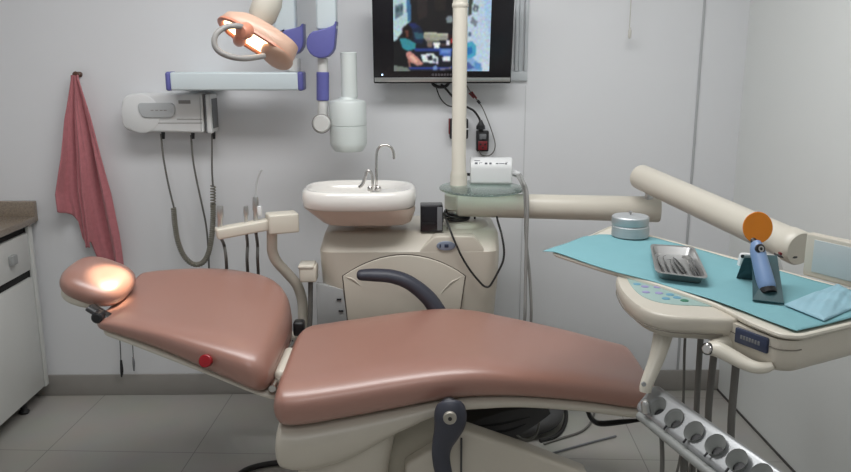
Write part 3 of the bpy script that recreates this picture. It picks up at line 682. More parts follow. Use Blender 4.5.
# picture on the screen, painted cell by cell (positions in enlarged screen pixels)
def inpoly(x, y, P):
    r = False; n = len(P)
    for i in range(n):
        x1, y1 = P[i]; x2, y2 = P[i - 1]
        if (y1 > y) != (y2 > y) and x < (x2 - x1) * (y - y1) / (y2 - y1) + x1: r = not r
    return r
SHAPES = [
    ([(205, -90), (450, -90), (450, 170), (215, 170)], (26, 24, 26)),
    ([(240, -90), (300, -90), (300, 90), (250, 110)], (42, 36, 36)), ([(330, -90), (400, -90), (400, 60), (340, 60)], (36, 32, 30)),
    ([(118, -90), (195, -90), (215, 105), (128, 215), (118, 215)], (178, 205, 212)),
    ([(190, -90), (205, -90), (214, 110), (192, 120)], (62, 110, 150)), ([(126, 40), (172, 24), (172, 82), (128, 104)], (96, 120, 130)), ([(134, 50), (150, 44), (150, 66), (134, 74)], (60, 80, 92)), ([(154, 42), (168, 38), (168, 60), (154, 66)], (60, 80, 92)),
    ([(505, -90), (640, -90), (640, 365), (560, 365), (512, 240)], (186, 206, 222)), ([(590, -90), (640, -90), (640, 200), (610, 120)], (168, 196, 222)),
    ([(515, -90), (545, -90), (535, 80), (515, 90)], (60, 66, 60)),
    ([(545, 30), (575, 40), (566, 70), (540, 62)], (90, 100, 110)), ([(555, 45), (562, 47), (558, 62), (552, 60)], (230, 235, 240)), ([(538, 90), (568, 115), (560, 145), (532, 120)], (120, 130, 140)), ([(522, 165), (538, 168), (536, 190), (522, 186)], (80, 100, 115)),
    ([(398, 100), (415, 84), (436, 90), (440, 112), (425, 124), (405, 120)], (120, 135, 142)),
    ([(200, 170), (450, 170), (450, 365), (200, 365)], (20, 22, 32)),
    ([(118, 215), (165, 190), (190, 270), (205, 330), (190, 365), (118, 365)], (10, 10, 14)),
    ([(120, 335), (190, 345), (210, 365), (120, 365)], (110, 122, 112)),
    ([(165, 150), (190, 128), (218, 140), (222, 185), (190, 205), (168, 190)], (22, 14, 14)), ([(180, 160), (200, 158), (200, 190), (185, 192)], (92, 56, 48)),
    ([(150, 200), (190, 200), (240, 225), (235, 252), (195, 262), (165, 250)], (52, 138, 150)),
    ([(215, 150), (265, 140), (285, 190), (270, 230), (230, 215)], (24, 36, 62)), ([(225, 168), (275, 172), (280, 200), (240, 205)], (48, 88, 104)), ([(190, 120), (230, 122), (260, 140), (220, 150)], (30, 40, 92)),
    ([(280, 172), (410, 178), (412, 205), (300, 218), (282, 200)], (150, 152, 136)), ([(282, 168), (410, 172), (410, 182), (282, 178)], (186, 188, 170)),
    ([(300, 205), (330, 210), (325, 245), (300, 240)], (120, 108, 96)), ([(332, 216), (368, 216), (366, 255), (336, 252)], (232, 236, 236)), ([(372, 222), (402, 222), (402, 236), (372, 236)], (70, 60, 60)),
    ([(412, 180), (442, 180), (442, 228), (418, 226)], (40, 18, 22)), ([(425, 200), (442, 196), (442, 222), (428, 222)], (168, 44, 48)), ([(404, 208), (424, 208), (420, 234), (404, 232)], (225, 225, 225)),
    ([(230, 250), (440, 248), (440, 262), (230, 264)], (40, 60, 132)),
    ([(264, 280), (330, 272), (362, 298), (358, 328), (276, 318)], (214, 224, 228)), ([(300, 290), (326, 284), (330, 306), (306, 310)], (30, 34, 44)), ([(335, 300), (352, 302), (350, 318), (332, 316)], (70, 82, 90)),
    ([(364, 246), (434, 248), (430, 288), (366, 286)], (64, 96, 168)), ([(372, 252), (426, 254), (424, 276), (374, 276)], (104, 140, 200)), ([(380, 292), (424, 290), (426, 314), (384, 316)], (222, 230, 236)),
    ([(182, 270), (206, 262), (256, 300), (280, 330), (250, 338), (206, 318), (190, 300)], (196, 140, 128)), ([(200, 285), (220, 285), (250, 316), (232, 322)], (224, 178, 160)), ([(192, 300), (206, 310), (212, 350), (202, 352)], (150, 100, 92)),
    ([(200, 346), (440, 342), (440, 352), (205, 356)], (44, 64, 150)), ([(330, 338), (352, 336), (356, 358), (334, 360)], (110, 140, 190)), ([(370, 352), (430, 346), (432, 352), (372, 362)], (120, 116, 140)),
    ([(508, 225), (540, 212), (566, 235), (562, 285), (530, 305), (508, 300)], (70, 158, 190)), ([(514, 245), (540, 240), (548, 270), (520, 285)], (40, 110, 176)),
    ([(508, 300), (545, 296), (600, 335), (610, 365), (508, 365)], (132, 168, 206)), ([(508, 318), (530, 320), (560, 350), (510, 358)], (70, 90, 150)), ([(556, 318), (590, 326), (596, 356), (560, 352)], (84, 140, 190)), ([(590, 300), (640, 320), (640, 365), (604, 365)], (196, 212, 226)),
]
me = bpy.data.meshes.new('screen')
bm = new(); lay = bm.loops.layers.float_color.new('picture')
NX, NY = 110, 84
X0, X1, Y0_, Y1_ = 118, 640, -60, 365
def tvpt(x, y):
    px, py = x / 5.244 + 370, y / 5.244
    return TM @ Vector(((px - 443.3) / 142.0 * .572, -.0235, (82 - py) * .00428))
V = [[bm.verts.new(tvpt(X0 + (X1 - X0) * i / NX, Y0_ + (Y1_ - Y0_) * j / NY)) for i in range(NX + 1)] for j in range(NY + 1)]
rnd = random.Random(3)
cell = []
for j in range(NY):
    row = []
    for i in range(NX):
        x, y = X0 + (X1 - X0) * (i + .5) / NX, Y0_ + (Y1_ - Y0_) * (j + .5) / NY
        c = (30, 30, 34)
        for P, q in SHAPES:
            if inpoly(x, y, P): c = q
        row.append([v * (1 + rnd.uniform(-.12, .12)) for v in c])
    cell.append(row)
def soft(i, j):
    t = [0, 0, 0]; w = 0
    for dj in (-1, 0, 1):
        for di in (-1, 0, 1):
            k = (2 - abs(di)) * (2 - abs(dj)); q = cell[min(NY - 1, max(0, j + dj))][min(NX - 1, max(0, i + di))]
            t = [a + b * k for a, b in zip(t, q)]; w += k
    return [min(255, v / w) for v in t]
for j in range(NY):
    for i in range(NX):
        cc_ = srgb(*soft(i, j))
        f = bm.faces.new((V[j][i], V[j + 1][i], V[j + 1][i + 1], V[j][i + 1]))
        for l in f.loops: l[lay] = (*cc_, 1)
M_screen = bpy.data.materials.new('lit_screen'); M_screen.use_nodes = True
_b = M_screen.node_tree.nodes['Principled BSDF']; _a = M_screen.node_tree.nodes.new('ShaderNodeAttribute'); _a.attribute_name = 'picture'
_b.inputs['Base Color'].default_value = (.01, .01, .01, 1); _b.inputs['Roughness'].default_value = .25
M_screen.node_tree.links.new(_a.outputs['Color'], _b.inputs['Emission Color']); _b.inputs['Emission Strength'].default_value = 1.0
part('screen', bm, M_screen, tv, 'lit screen with a small picture of people at a desk')

# cables and sockets below the television
Yw = 3.49
tc_ = thing('television_cable', 'black cable bundle from under the television running down to the plug', 'cable', W(455, 100, Yw))
part('cable_coil', tube([W(431, 80, 3.46), W(434, 85, 3.45), W(440, 87, 3.45), W(446, 86, 3.45), W(450, 81, 3.46)], .007, 10, 5), M_rubber, tc_)
part('cable', tube([W(441, 84, 3.46), W(446, 89, 3.46), W(452, 96, Yw), W(460, 104, Yw), W(468, 107.5, Yw), W(474, 111, Yw), W(479, 118, Yw), W(480.5, 123, Yw)], .0048, 10, 6), M_rubber, tc_)
part('plug', lathe([(.005, .0), (.009, -.008), (.016, -.022), (.020, -.026), (.020, -.040), (.010, -.043), (.008, -.056)], W(480.8, 120, 3.48), (0, 0, 1), 14), M_black, tc_)
single('signal_cable', tube([W(436, 84, 3.47), W(437, 90, Yw), W(441, 99, Yw), W(447, 105, Yw), W(454, 107.5, Yw), W(458, 112, Yw), W(457, 120, Yw)], .0028, 8, 6), M_rubber, 'thin black cable sagging from the television to behind the pole', 'cable')
av = thing('audio_cord', 'thin grey cable with red connectors looping round the black socket', 'cable', W(490, 120, Yw))
part('lead', tube([W(466, 84, 3.47), W(471, 93, Yw), W(478, 101, Yw), W(483, 109, Yw), W(488, 121, Yw), W(492, 132, Yw), W(495, 143, Yw), W(494, 151, Yw), W(489, 155.5, Yw), W(482, 155, Yw), W(479, 151, 3.475)], .0024, 8, 6), M_hose, av)
for q in (((469, 93), (474, 98)), ((471.5, 91.5), (476.5, 98.5))):
    part('red_connector', tube([W(*q[0], Yw - .004), W(*q[1], Yw - .006)], [.0035, .0045], 10), M_redd, av, 'dark red connector')
part('splice', tube([W(477.5, 100.5, Yw - .003), W(480, 103.5, Yw - .003)], .006, 10), M_black, av)
def sock(name, label, px0, px1, py0, py1, rows, cols):
    p0, p1 = W(px0, py1, 3.50), W(px1, py0, 3.50)
    s = thing(name, label, 'socket', ((p0.x + p1.x) / 2, 3.5, p0.z))
    part('socket_plate', box((p0.x, YB - .045, p0.z), (p1.x, YB, p1.z), .006, 3), M_black, s)
    return s, p0, p1
s, p0, p1 = sock('power_socket', 'black wall socket with red face below the television plug', 476, 488.5, 130.5, 151, 1, 1)
xm = (p0.x + p1.x) / 2; hh = p1.z - p0.z
part('socket_face', box((p0.x + .007, YB - .049, p0.z + hh * .08), (p1.x - .007, YB - .044, p0.z + hh * .52), .003), M_redd, s, 'dark red socket face')
part('switch', box((p0.x + .012, YB - .051, p0.z + hh * .6), (p1.x - .012, YB - .044, p0.z + hh * .86), .003), M_greyd, s)
for dx, dz in ((-.010, .36), (.010, .36), (0, .2)):
    part('socket_hole', lathe([(0, 0), (.0045, 0), (.0045, .003), (0, .003)], (xm + dx, YB - .051, p0.z + hh * dz), (0, 1, 0), 12), M_black, s)
s, p0, p1 = sock('double_socket', 'black double wall socket with red sides half hidden behind the pole', 449.5, 468, 118.5, 138.5, 2, 1)
hh = p1.z - p0.z
part('side_strip', box((p0.x - .004, YB - .04, p0.z + .02), (p0.x + .004, YB - .004, p1.z), .002), M_redd, s, 'red side strip')
for k in (0, 1):
    part('outlet', box((p1.x - .05, YB - .05, p0.z + hh * (.06 + .5 * k)), (p1.x - .003, YB - .044, p0.z + hh * (.44 + .5 * k)), .004), M_black, s)
part('divider', box((p1.x - .05, YB - .049, p0.z + hh * .47), (p1.x + .001, YB - .043, p0.z + hh * .53), .001), M_white, s)
# pull cord near the corner
pc = thing('pull_cord', 'thin ivory pull cord with a small weight hanging before the wall', 'cord', W(629.5, 38, 3.46))
part('cord', tube([W(629.5, 28, 3.46), Vector((W(629.5, 28, 3.46).x, 3.46, ZC))], .0022, 8), M_cord, pc)
part('weight', lathe([(.003, 0), (.007, .003), (.0075, .03), (.003, .045), (.002, .047)], W(629.5, 38.5, 3.46), seg=14), M_cord, pc)

# ------------------------------------------------------------------ things on the unit
bw = thing('instrument_driver_box', 'white rounded driver box with black markings on the glass shelf', 'device box', (.328, 3.165, 1.0625))
BM = Matrix.Translation((.328, 3.165, 1.0625)) @ Matrix.Rotation(math.radians(-4), 4, 'Z')
sec = round_poly([(-.05, 0), (.05, 0), (.05, .098), (-.02, .106), (-.05, .080)], [.014, .014, .02, .03, .022], 6)
part('case', prism(sec, (lambda u, v, d: BM @ Vector((d, u, v))), -.084, .084, .006), M_white, bw, smooth=50)
def onface(x0, x1, z0, z1, m, nm):
    part(nm, box((x0, -.0462, z0), (x1, -.043, z1), .0006, 1, BM), m, bw)
M_ink = mat('grey_print', (.09, .095, .11), .5)
# printed marks lie on the sloped upper face of the front
sl = math.atan2(.022, .025)
FM = BM @ Matrix.Translation((0, -.0452, .083)) @ Matrix.Rotation(math.radians(-49), 4, 'X')
for x0, x1, z0, z1 in ((-.068, -.045, .014, .0175), (-.066, -.055, -.001, .007), (-.048, -.046, .0, .006), (-.044, -.036, .0045, .006), (-.026, -.016, -.001, .006), (-.008, .001, -.001, .006), (.018, .028, .0, .004), (.030, .052, .001, .003), (.054, .062, -.001, .004), (.056, .066, .007, .009)):
    part('printed_mark', box((x0, -.0012, z0), (x1, .012, z1), .0004, 1, FM), M_ink, bw)
part('plug_socket', lathe([(.006, 0), (.006, .014), (.009, .015), (.009, .022), (.004, .023)], BM @ Vector((-.083, -.01, .035)), BM.to_3x3() @ Vector((-1, 0, 0)), 16), M_black, bw, 'black connector')
part('cable_plug', lathe([(.010, 0), (.010, .010), (.014, .011), (.014, .020), (.010, .021), (.008, .032)], BM @ Vector((.083, -.01, .04)), BM.to_3x3() @ Vector((1, 0, 0)), 16), M_white, bw, 'white cable plug')
e = BM @ Vector((.105, -.012, .04))
part('cable', tube([e, e + Vector((.012, -.004, -.004)), W(523, 181, 2.98), W(526.5, 190, 2.96), W(527.5, 205, 2.95), W(526.5, 240, 2.95), W(525.5, 280, 2.95), W(524.5, 322, 2.95), Vector((.45, 3.05, .30)), Vector((.44, 3.3, .02))], .0065, 10, 6), M_hosel, bw, 'light grey cable')
part('cable', tube([e + Vector((0, .003, -.006)), W(521, 182, 3.0), W(524, 192, 2.98), W(525.4, 208, 2.97), W(526, 240, 2.97), W(530, 280, 2.97), W(531, 322, 2.97), Vector((.48, 3.06, .30)), Vector((.47, 3.32, .02))], .006, 10, 6), M_hosel, bw, 'light grey cable')
p0, p1 = W(420.5, 229.5, 2.985), W(443, 205.5, 2.985)
ad = thing('adapter_box', 'small glossy black adapter box standing on the unit beside the pole', 'device box', ((p0.x + p1.x) / 2, 3.02, p0.z))
part('case', box((p0.x, 2.985, .8985), (p1.x, 3.06, p1.z), .004, 3), M_blackg, ad)
part('side_panel', box((p1.x - .022, 2.983, .905), (p1.x - .003, 2.986, p1.z - .006), .001), M_greyd, ad)
part('grille', box((p0.x + .006, 2.983, .93), (p1.x - .03, 2.9862, .935)), M_black, ad)
# black cord wound round the pole foot, its loop hanging down the front
pcx, pcy = .189, 3.12
cd_ = thing('black_cord', 'black cord wound round the pole foot with a loop hanging over the unit', 'cord', (.2, 3.0, .75))
cp = []
for k in range(46):
    an = PI * 1.05 + k / 45 * 2 * PI * 2.6; cp.append(Vector((pcx + .0505 * math.cos(an) * (1 + .05 * math.sin(k * .5)), pcy + .0505 * math.sin(an) * (1 + .05 * math.sin(k * .5)), .930 + .022 * (k / 45) + .006 * math.sin(an * .9))))
part('winding', tube(cp, .0052, 8, 2), M_rubber, cd_)
part('hanging_loop', tube([cp[0], W(446, 219, 3.0), W(449, 227, 2.94), W(455, 242, 2.915), W(462, 257, 2.915), W(470, 270, 2.91), W(478, 280, 2.91), W(484, 286, 2.91), W(489, 286.5, 2.91), W(493, 281, 2.91), W(499, 270, 2.91), W(503, 261, 2.91), W(504, 250, 2.915), W(501.5, 234, 2.93), W(497.5, 220, 3.0), W(496, 210, 3.14)], .0042, 8, 6), M_rubber, cd_)
part('stub', tube([W(475, 213, 3.13), W(474.5, 224, 3.13), W(474, 232, 3.12)], .004, 8, 3), M_rubber, cd_)
part('wire_end', tube([W(443, 222, 2.98), W(443.5, 214, 3.0), W(446, 209.5, 3.03), W(447, 213, 3.05)], .0028, 8, 5), M_rubber, cd_)

# ------------------------------------------------------------------ delivery unit: swing arm, balance arm, console
A0 = Z(545, 252, 1.0); ang = math.atan2(-.892, .452)
CM = Matrix.Translation((A0.x, A0.y, 0)) @ Matrix.Rotation(ang, 4, 'Z')
def K(u, v, z): return CM @ Vector((u, v, z))
dl = thing('delivery_unit', 'cream delivery unit with swing arms, instrument console and grey handpiece holder', 'delivery unit', (.69, 2.0, 0))
s0, s1 = Vector((.189, 3.085, .988)), W(660, 209.5, 2.95)
m1 = s0.lerp(s1, .93)
bm = new(); add_lathe(bm, [(0, 0), (.042, 0), (.047, .006), (.0495, (s1 - s0).length - .006), (.046, (s1 - s0).length), (0, (s1 - s0).length)], s0, s1 - s0, 32)
part('swing_arm', bm, M_creamp, dl)
part('arm_sleeve', lathe([(.046, .965), (.050, .968), (.050, 1.022), (.046, 1.026)], (.189, 3.12, 0), seg=32), M_creamp, dl)
pv0 = W(648, 199, 2.95)
part('pivot_post', lathe([(.012, -.03), (.012, .004), (.020, .005), (.020, .012), (.013, .013), (.013, .03), (.018, .031), (.018, .05)], pv0 + Vector((0, 0, -.005)), seg=18), M_steel, dl, 'steel pivot between the two arms')
b0, b1 = W(640, 176.5, 2.95), W(801, 249, 2.14)
d = b1 - b0; L = d.length
part('balance_arm', lathe([(0, 0), (.040, 0), (.0465, .006), (.0475, .05), (.0475, L * .93), (.0505, L * .94), (.0505, L - .008), (.046, L), (0, L)], b0, d, 36), M_creamp, dl)
ep = W(786, 262, 2.17)
part('arm_foot', lathe([(.030, -.03), (.032, -.028), (.032, -.01), (.028, .0), (.020, .006)], (ep.x, ep.y, 1.03), seg=28), M_cream, dl)
part('foot_ring', lathe([(.0325, 0), (.034, .002), (.034, .006), (.0325, .008)], (ep.x, ep.y, 1.002), seg=28, caps=False), M_dark, dl)
for px, py in ((781, 254), ):
    q = W(px, py, 2.12); part('arm_screw', lathe([(0, 0), (.004, 0), (.004, .01), (0, .01)], q, (0, 1, 0), 12), M_redd, dl)
# console body (local frame: u along the near edge, v across)
top_poly = [(.004, .018), (.20, .024), (.29, .034), (.42, .046), (.60, .044), (.72, .010), (.803, .002), (.83, .03), (.83, .41), (.80, .442), (-.17, .442), (-.20, .42)]
def crings(levels, r):
    bm = new(); rings = []
    for z, ins in levels:
        cx_, cy_ = .33, .22
        pts = []
        for (u, v) in top_poly:
            pts.append((u + (ins if u < cx_ else -ins) * (1.0), v + (ins if v < cy_ else -ins)))
        rings.append([K(p.x, p.y, z) for p in round_poly(pts, r, 5)])
    add_loft(bm, rings); return bm
thin = crings([(.984, .030), (.985, .012), (.988, .004), (.993, .0), (.998, .001), (1.000, .004), (1.0, .009), (.996, .012)], .022)
part('tray_rim', thin, M_creaml, dl, 'pale cream tray with raised rim')
# deeper housing under the near end
hp = [(.30, .06), (.60, .03), (.68, .008), (.80, .008), (.82, .035), (.82, .40), (.79, .43), (.30, .43), (.24, .38)]
def hr(z, s, ru=.0):
    c0 = Vector((.58, .24))
    return [K(*(c0 + (Vector(p) - c0) * s), z) for p in round_poly(hp, .03, 5)]
bm = new(); add_loft(bm, [hr(.903, .86), hr(.908, .92), hr(.92, .965), hr(.94, .985), hr(.983, .99)])
part('console_housing', bm, M_cream, dl, smooth=50)
# rounded lobe that carries the key pad
lobe = [(.240, .07), (.285, .020), (.343, -.024), (.40, -.060), (.456, -.087), (.505, -.104), (.545, -.108), (.585, -.098), (.615, -.070), (.640, -.035), (.665, -.002), (.675, .03), (.64, .08), (.30, .09)]
lp = [Vector((p.x, p.y)) for p in catmull([Vector((a, b, 0)) for a, b in lobe], 4)]
lc = Vector((.47, .05))
def lr(z, s): return [K(*(lc + (p - lc) * s), z) for p in lp]
bm = new(); add_loft(bm, [lr(.918, .55), lr(.922, .68), lr(.932, .82), lr(.945, .92), lr(.957, .975), lr(.974, 1.0), lr(.986, .99), lr(.991, .97), lr(.991, .94)])
lb = part('control_lobe', bm, M_cream, dl, smooth=60)
M_seam = mat('dim_seam', (.20, .18, .15), .6)
q_ = lr(.953, .982)
part('lobe_seam', tube(q_[1:-12], .0014, 6), M_seam, dl)
q_ = hr(.962, .993); part('housing_seam', tube([p for p in q_[7:30]], .0013, 6), M_seam, dl)
pad = [(.262, .064), (.30, .042), (.345, .012), (.395, -.018), (.445, -.040), (.493, -.044), (.53, -.026), (.558, .008), (.580, .056), (.45, .072)]
pp = [Vector((p.x, p.y)) for p in catmull([Vector((a, b, 0)) for a, b in pad], 4)]
part('key_pad', prism(pp, (lambda u, v, d: K(u, v, d)), .980, .9925, .001), M_pad, dl, 'aqua grey key pad')
for px, py, m, nm in ((645, 286.5, M_lilac, 'lilac'), (646, 292, M_lilac, 'lilac'), (657.5, 287, M_lilac, 'lilac'), (659, 293, M_lilac, 'lilac'), (670, 294.5, M_bbut, 'blue'), (666, 298.5, M_bbut, 'blue'), (677, 297.5, M_bbut, 'blue'), (684.5, 300.5, M_gbut, 'green'), (637, 284, M_bbut, 'teal')):
    q = Z(px, py, .993)
    part('key', lathe([(0, 0), (.0098, 0), (.0098, .0012), (.008, .002), (0, .002)], (q.x, q.y, .9922), seg=20), m, dl, nm + ' round key')
# name plate on the near side face
def facebox(u0, u1, z0, z1, v0, v1, bev=.002): return box((u0, v0, z0), (u1, v1, z1), bev, 2, CM)
npl = part('name_plate', facebox(.688, .772, .945, .979, .004, .03, .003), M_dkblue, dl, 'navy blue name plate with worn grey lettering')
for k in range(7):
    u = .704 + k * .0075
    part('plate_mark', facebox(u, u + .0055, .958, .967, .003, .01, .0006), M_greyd, npl)
# cream handle with round bolt
hpts = [K(.70, .03, .935), K(.672, -.020, .934), K(.668, -.055, .930)]
hb = W(711, 348.5, 1.63)
g0 = W(735, 342, 1.70)
part('handle_root', tube([K(.66, .03, .925), W(728, 343, 1.66), W(714, 347.5, 1.635)], [.020, .018, .017], 14, 4), M_creaml, dl)
hd_ = part('console_handle', tube([W(710, 348, 1.635), W(718, 349.5, 1.62), W(731, 356, 1.60), W(746, 364, 1.575), W(757, 367.5, 1.56), W(766, 367.5, 1.555), W(773.5, 365, 1.55)], [.0155, .0165, .0155, .014, .0125, .011, .008], 16, 6, flat=(1, 1.25)), M_creaml, dl, 'curved cream console handle')
dcam = (Vector((0, 0, EYE)) - hb).normalized()
part('handle_bolt', lathe([(.0, .0), (.0115, 0), (.0115, .019), (.009, .021), (.0, .021)], hb + Vector((.0, 0, 0)), Vector((-.75, -.62, .2)), 24), M_chrome, hd_, 'round chrome bolt with black ring')
part('bolt_ring', lathe([(.0115, .008), (.0135, .010), (.0135, .018), (.0115, .019)], hb, Vector((-.75, -.62, .2)), 24, caps=False), M_black, hd_)
# drop arm and handpiece holder
r0, r1 = W(665, 328, 1.77), W(647, 383, 1.715)
part('drop_arm', tube([r0 + Vector((.004, 0, .022)), r0 + Vector((0, 0, .005)), r0.lerp(r1, .5) + Vector((.004, 0, 0)), r1, r1 + Vector((-.004, -.004, -.02))], [.028, .025, .0185, .0150, .0135], 18, 5), M_creaml, dl)
part('drop_arm_screw', lathe([(0, 0), (.0055, 0), (.0055, .004), (0, .004)], W(644, 384.5, 1.695), (0, 1, 0), 14), M_steelgrey, dl)
h0, h1 = W(651, 401, 1.70), W(770, 487, 1.36)
ht3 = (h1 - h0).normalized(); hs = ht3.cross(Vector((0, 0, 1))).normalized()   # hs points to the far/right side
nf = (hs * .72 + Vector((0, 0, 1)) * .69).normalized()                    # normal of the face with the cups
if nf.z < 0: nf = -nf
fl = ht3.cross(nf).normalized()
if fl.z > 0: fl = -fl                                                       # down the face
HL = (h1 - h0).length
def H(a, b, c): return h0 + ht3 * a + fl * b + nf * c                        # along, down the face, out of the face
secp = [(-.040, -.006), (-.034, .0), (.030, .0), (.038, -.006), (.041, -.02), (.036, -.034), (-.030, -.040), (-.041, -.02)]
secr = round_poly(secp, .006, 3)
bm = new(); add_loft(bm, [[H(a, p.x * s, p.y * s - (1 - s) * .018) for p in secr] for a, s in ((-.03, .75), (-.026, .9), (-.016, 1), (HL + .02, 1), (HL + .03, .93), (HL + .034, .8))])
holder = part('handpiece_holder', bm, M_gun, dl, 'grey metallic rail with open handpiece cups')
# carve the cups
cut = new()
cups = []
for px, py in ((657, 405.5), (673.7, 417.5), (693.5, 430.5), (715, 443.8), (736.5, 459), (761, 474)):
    # where the sight line meets the face plane
    dd = ray(px, py); o0 = Vector((0, 0, EYE)); t = (h0 - o0).dot(nf) / dd.dot(nf); cups.append(o0 + dd * t)
caxis = (-nf * .80 + fl * .45).normalized()
caxis = (-nf).lerp(fl, .40).normalized()
down = (Vector((0, 0, -1)) * .5 - nf * .5).normalized()
def funnel(c, prof, n=28):
    """round openings flush with the rail's face, narrowing straight down"""
    return [[c + down * h + (ht3 * math.cos(2 * PI * k / n) + fl * math.sin(2 * PI * k / n)) * r for k in range(n)] for r, h in prof]
for c in cups: add_loft(cut, funnel(c + nf * .02, [(.0245, .0)]) + funnel(c, [(.0240, 0), (.0150, .022), (.0150, .045)]))
bmesh.ops.recalc_face_normals(cut, faces=cut.faces)
cme = bpy.data.meshes.new('cut'); cut.to_mesh(cme); cut.free()
cob = bpy.data.objects.new('cut', cme); C.objects.link(cob)
cob.location = -ROOT[dl.name]
hl_loc = holder.matrix_local.copy()
holder.parent = None
bo = holder.modifiers.new('b', 'BOOLEAN'); bo.object = cob; bo.operation = 'DIFFERENCE'; bo.solver = 'EXACT'
bpy.context.view_layer.update()
dg = bpy.context.evaluated_depsgraph_get()
nm_ = bpy.data.meshes.new_from_object(holder.evaluated_get(dg))
holder.modifiers.clear(); holder.data = nm_; nm_.name = 'handpiece_holder'
for p in nm_.polygons: p.use_smooth = True
nm_.set_sharp_from_angle(angle=math.radians(38))
bpy.data.objects.remove(cob); bpy.data.meshes.remove(cme)
holder.parent = dl
for c in cups:
    bm = new(); add_loft(bm, funnel(c, [(.0238, .0008), (.0146, .022), (.0140, .0225), (.0140, .043)]), caps=False)
    part('holder_cup', bm, M_cup, dl, 'dull grey cup insert')
    bm = new(); add_loft(bm, funnel(c, [(.0141, .026), (.0141, .029)]))
    part('cup_bore', bm, M_black, dl)
part('water_syringe_dome', lathe([(0, .010), (.006, .009), (.009, .005), (.0105, 0), (.0105, -.02), (0, -.02)], W(645.5, 404, 1.675), -caxis, 20), M_steel, dl, 'shiny domed syringe head')
part('front_rail', tube([H(-.01, .042, -.012), H(.08, .045, -.010), H(.2, .048, -.008), H(HL + .02, .050, -.008)], .0105, 12, 3), M_cup, dl)
for c in cups[1:]:
    a = c + fl * .027 + nf * .0005
    part('cup_slot', tube([a - fl * .003, a + fl * .008], .0025, 6), M_black, dl)
# hoses: from the console down behind the holder and round underneath
for px, r, x2, yb, Yt in ((685, .0036, 683.5, 395, 1.95), (701, .0075, 697, 398, 1.85), (716.5, .0085, 709, 402, 1.75), (739, .0088, 732, 410, 1.68)):
    a = W(px, 330, Yt); b = W(x2, yb, Yt + .0); c2 = W(x2 - 3, 455, Yt + .02)
    part('handpiece_hose', tube([Vector((a.x, a.y, .93)), a.lerp(b, .3), b, c2, c2 + Vector((-.02, .0, -.12)), c2 + Vector((-.06, -.06, -.22)), c2 + Vector((-.10, -.16, -.20))], r, 12, 6), M_hose, dl, 'grey handpiece hose')
for px, r, py0 in ((661, .0055, 428), (683, .0095, 434), (692, .006, 436), (700, .0095, 440)):
    a = W(px, py0, 1.72); b = W(px + 1, 472, 1.70)
    part('handpiece_hose', tube([a + Vector((0, .02, .03)), a, b, b + Vector((0, .02, -.15))], r, 12, 5), M_hose, dl, 'grey hose hanging under the holder')
ck = W(744, 259, 2.06)
ac = part('arm_clamp', prism(round_poly([(W(738, 262, 2.06).x, W(738, 270, 2.06).z), (W(741, 253, 2.06).x, W(741, 253, 2.06).z), (W(779, 256, 2.06).x, W(779, 256, 2.06).z), (W(784, 268, 2.06).x, W(784, 272, 2.06).z)], .012, 5), XZ(2.06), -.006, .012, .003), M_white, dl, 'white clamp plate behind the light stand')
part('clamp_screw', lathe([(0, 0), (.005, 0), (.005, .004), (0, .004)], W(743, 256.5, 2.05), (0, 1, 0), 12), M_black, ac)
# film viewer on the far edge
fv0, fv1 = K(.52, .446, 1.0), K(.80, .446, 1.0)
def VB(u0, u1, z0, z1, v0, v1, bev): return box((u0, v0, z0), (u1, v1, z1), bev, 3, CM)
vw = part('film_viewer', VB(.525, .83, 1.002, 1.115, .436, .462, .006), M_cream, dl, 'cream framed film viewer standing on the far edge')
part('viewer_screen', VB(.552, .81, 1.018, 1.102, .4335, .44, .001), M_viewer, vw, 'pale grey blue viewer panel')

# ------------------------------------------------------------------ on the console
def sheet():
    bm = new(); NU, NV = 80, 30; g = []
    for i in range(NU + 1):
        row = []
        for j in range(NV + 1):
            s, t = i / NU, j / NV
            vv = t * .415
            u0 = -.012 - .103 * vv / .235 if vv < .235 else (-.115 - .009 * (vv - .235) / .075 if vv < .31 else -.124 + (vv - .31) / .105 * .10)
            u = u0 + (.812 - u0) * s
            ed = [(-.2, .0), (-.012, .0), (.02, .016), (.15, .020), (.284, .026), (.40, .051), (.55, .058), (.66, .054), (.80, .040), (.9, .03)]
            for (a_, x_), (b_, y_) in zip(ed, ed[1:]):
                if a_ <= u <= b_: v_ = x_ + (y_ - x_) * (u - a_) / (b_ - a_)
            v = v_ + (.415 - v_) * t
            z = 1.0032 + .0009 * math.sin(u * 23 + v * 9) + .0008 * math.sin(v * 31 - u * 7)
            if s < .06: z -= .010 * (1 - s / .06) ** 2 * (.3 + t * .3)
            row.append(bm.verts.new(K(u, v, z)))
        g.append(row)
    for a, b in zip(g, g[1:]):
        for j in range(NV): bm.faces.new((a[j], b[j], b[j + 1], a[j + 1]))
    return bm
o = single('tray_paper', sheet(), M_aqua, 'aqua paper sheet covering the delivery console tray', 'paper sheet', smooth=80)
md = o.modifiers.new('thick', 'SOLIDIFY'); md.thickness = .0012; md.offset = -1
zt = 1.0052
tp = Z(630, 236, zt)
tn = thing('tin_container', 'round brushed metal jar with knobbed lid on the aqua paper', 'container', (tp.x, tp.y, zt))
part('jar', lathe([(0, 0), (.055, 0), (.058, .003), (.058, .033), (.055, .036), (0, .036)], (tp.x, tp.y, zt), seg=48), M_tin, tn)
part('lid', lathe([(0, .036), (.054, .036), (.056, .039), (.0575, .042), (.0575, .062), (.054, .066), (.02, .068), (0, .068)], (tp.x - .002, tp.y, zt), seg=48), M_tin, tn)
part('lid_knob', lathe([(.003, .066), (.003, .072), (.006, .075), (.005, .080), (0, .081)], (tp.x - .002, tp.y, zt), seg=16), M_steel, tn)
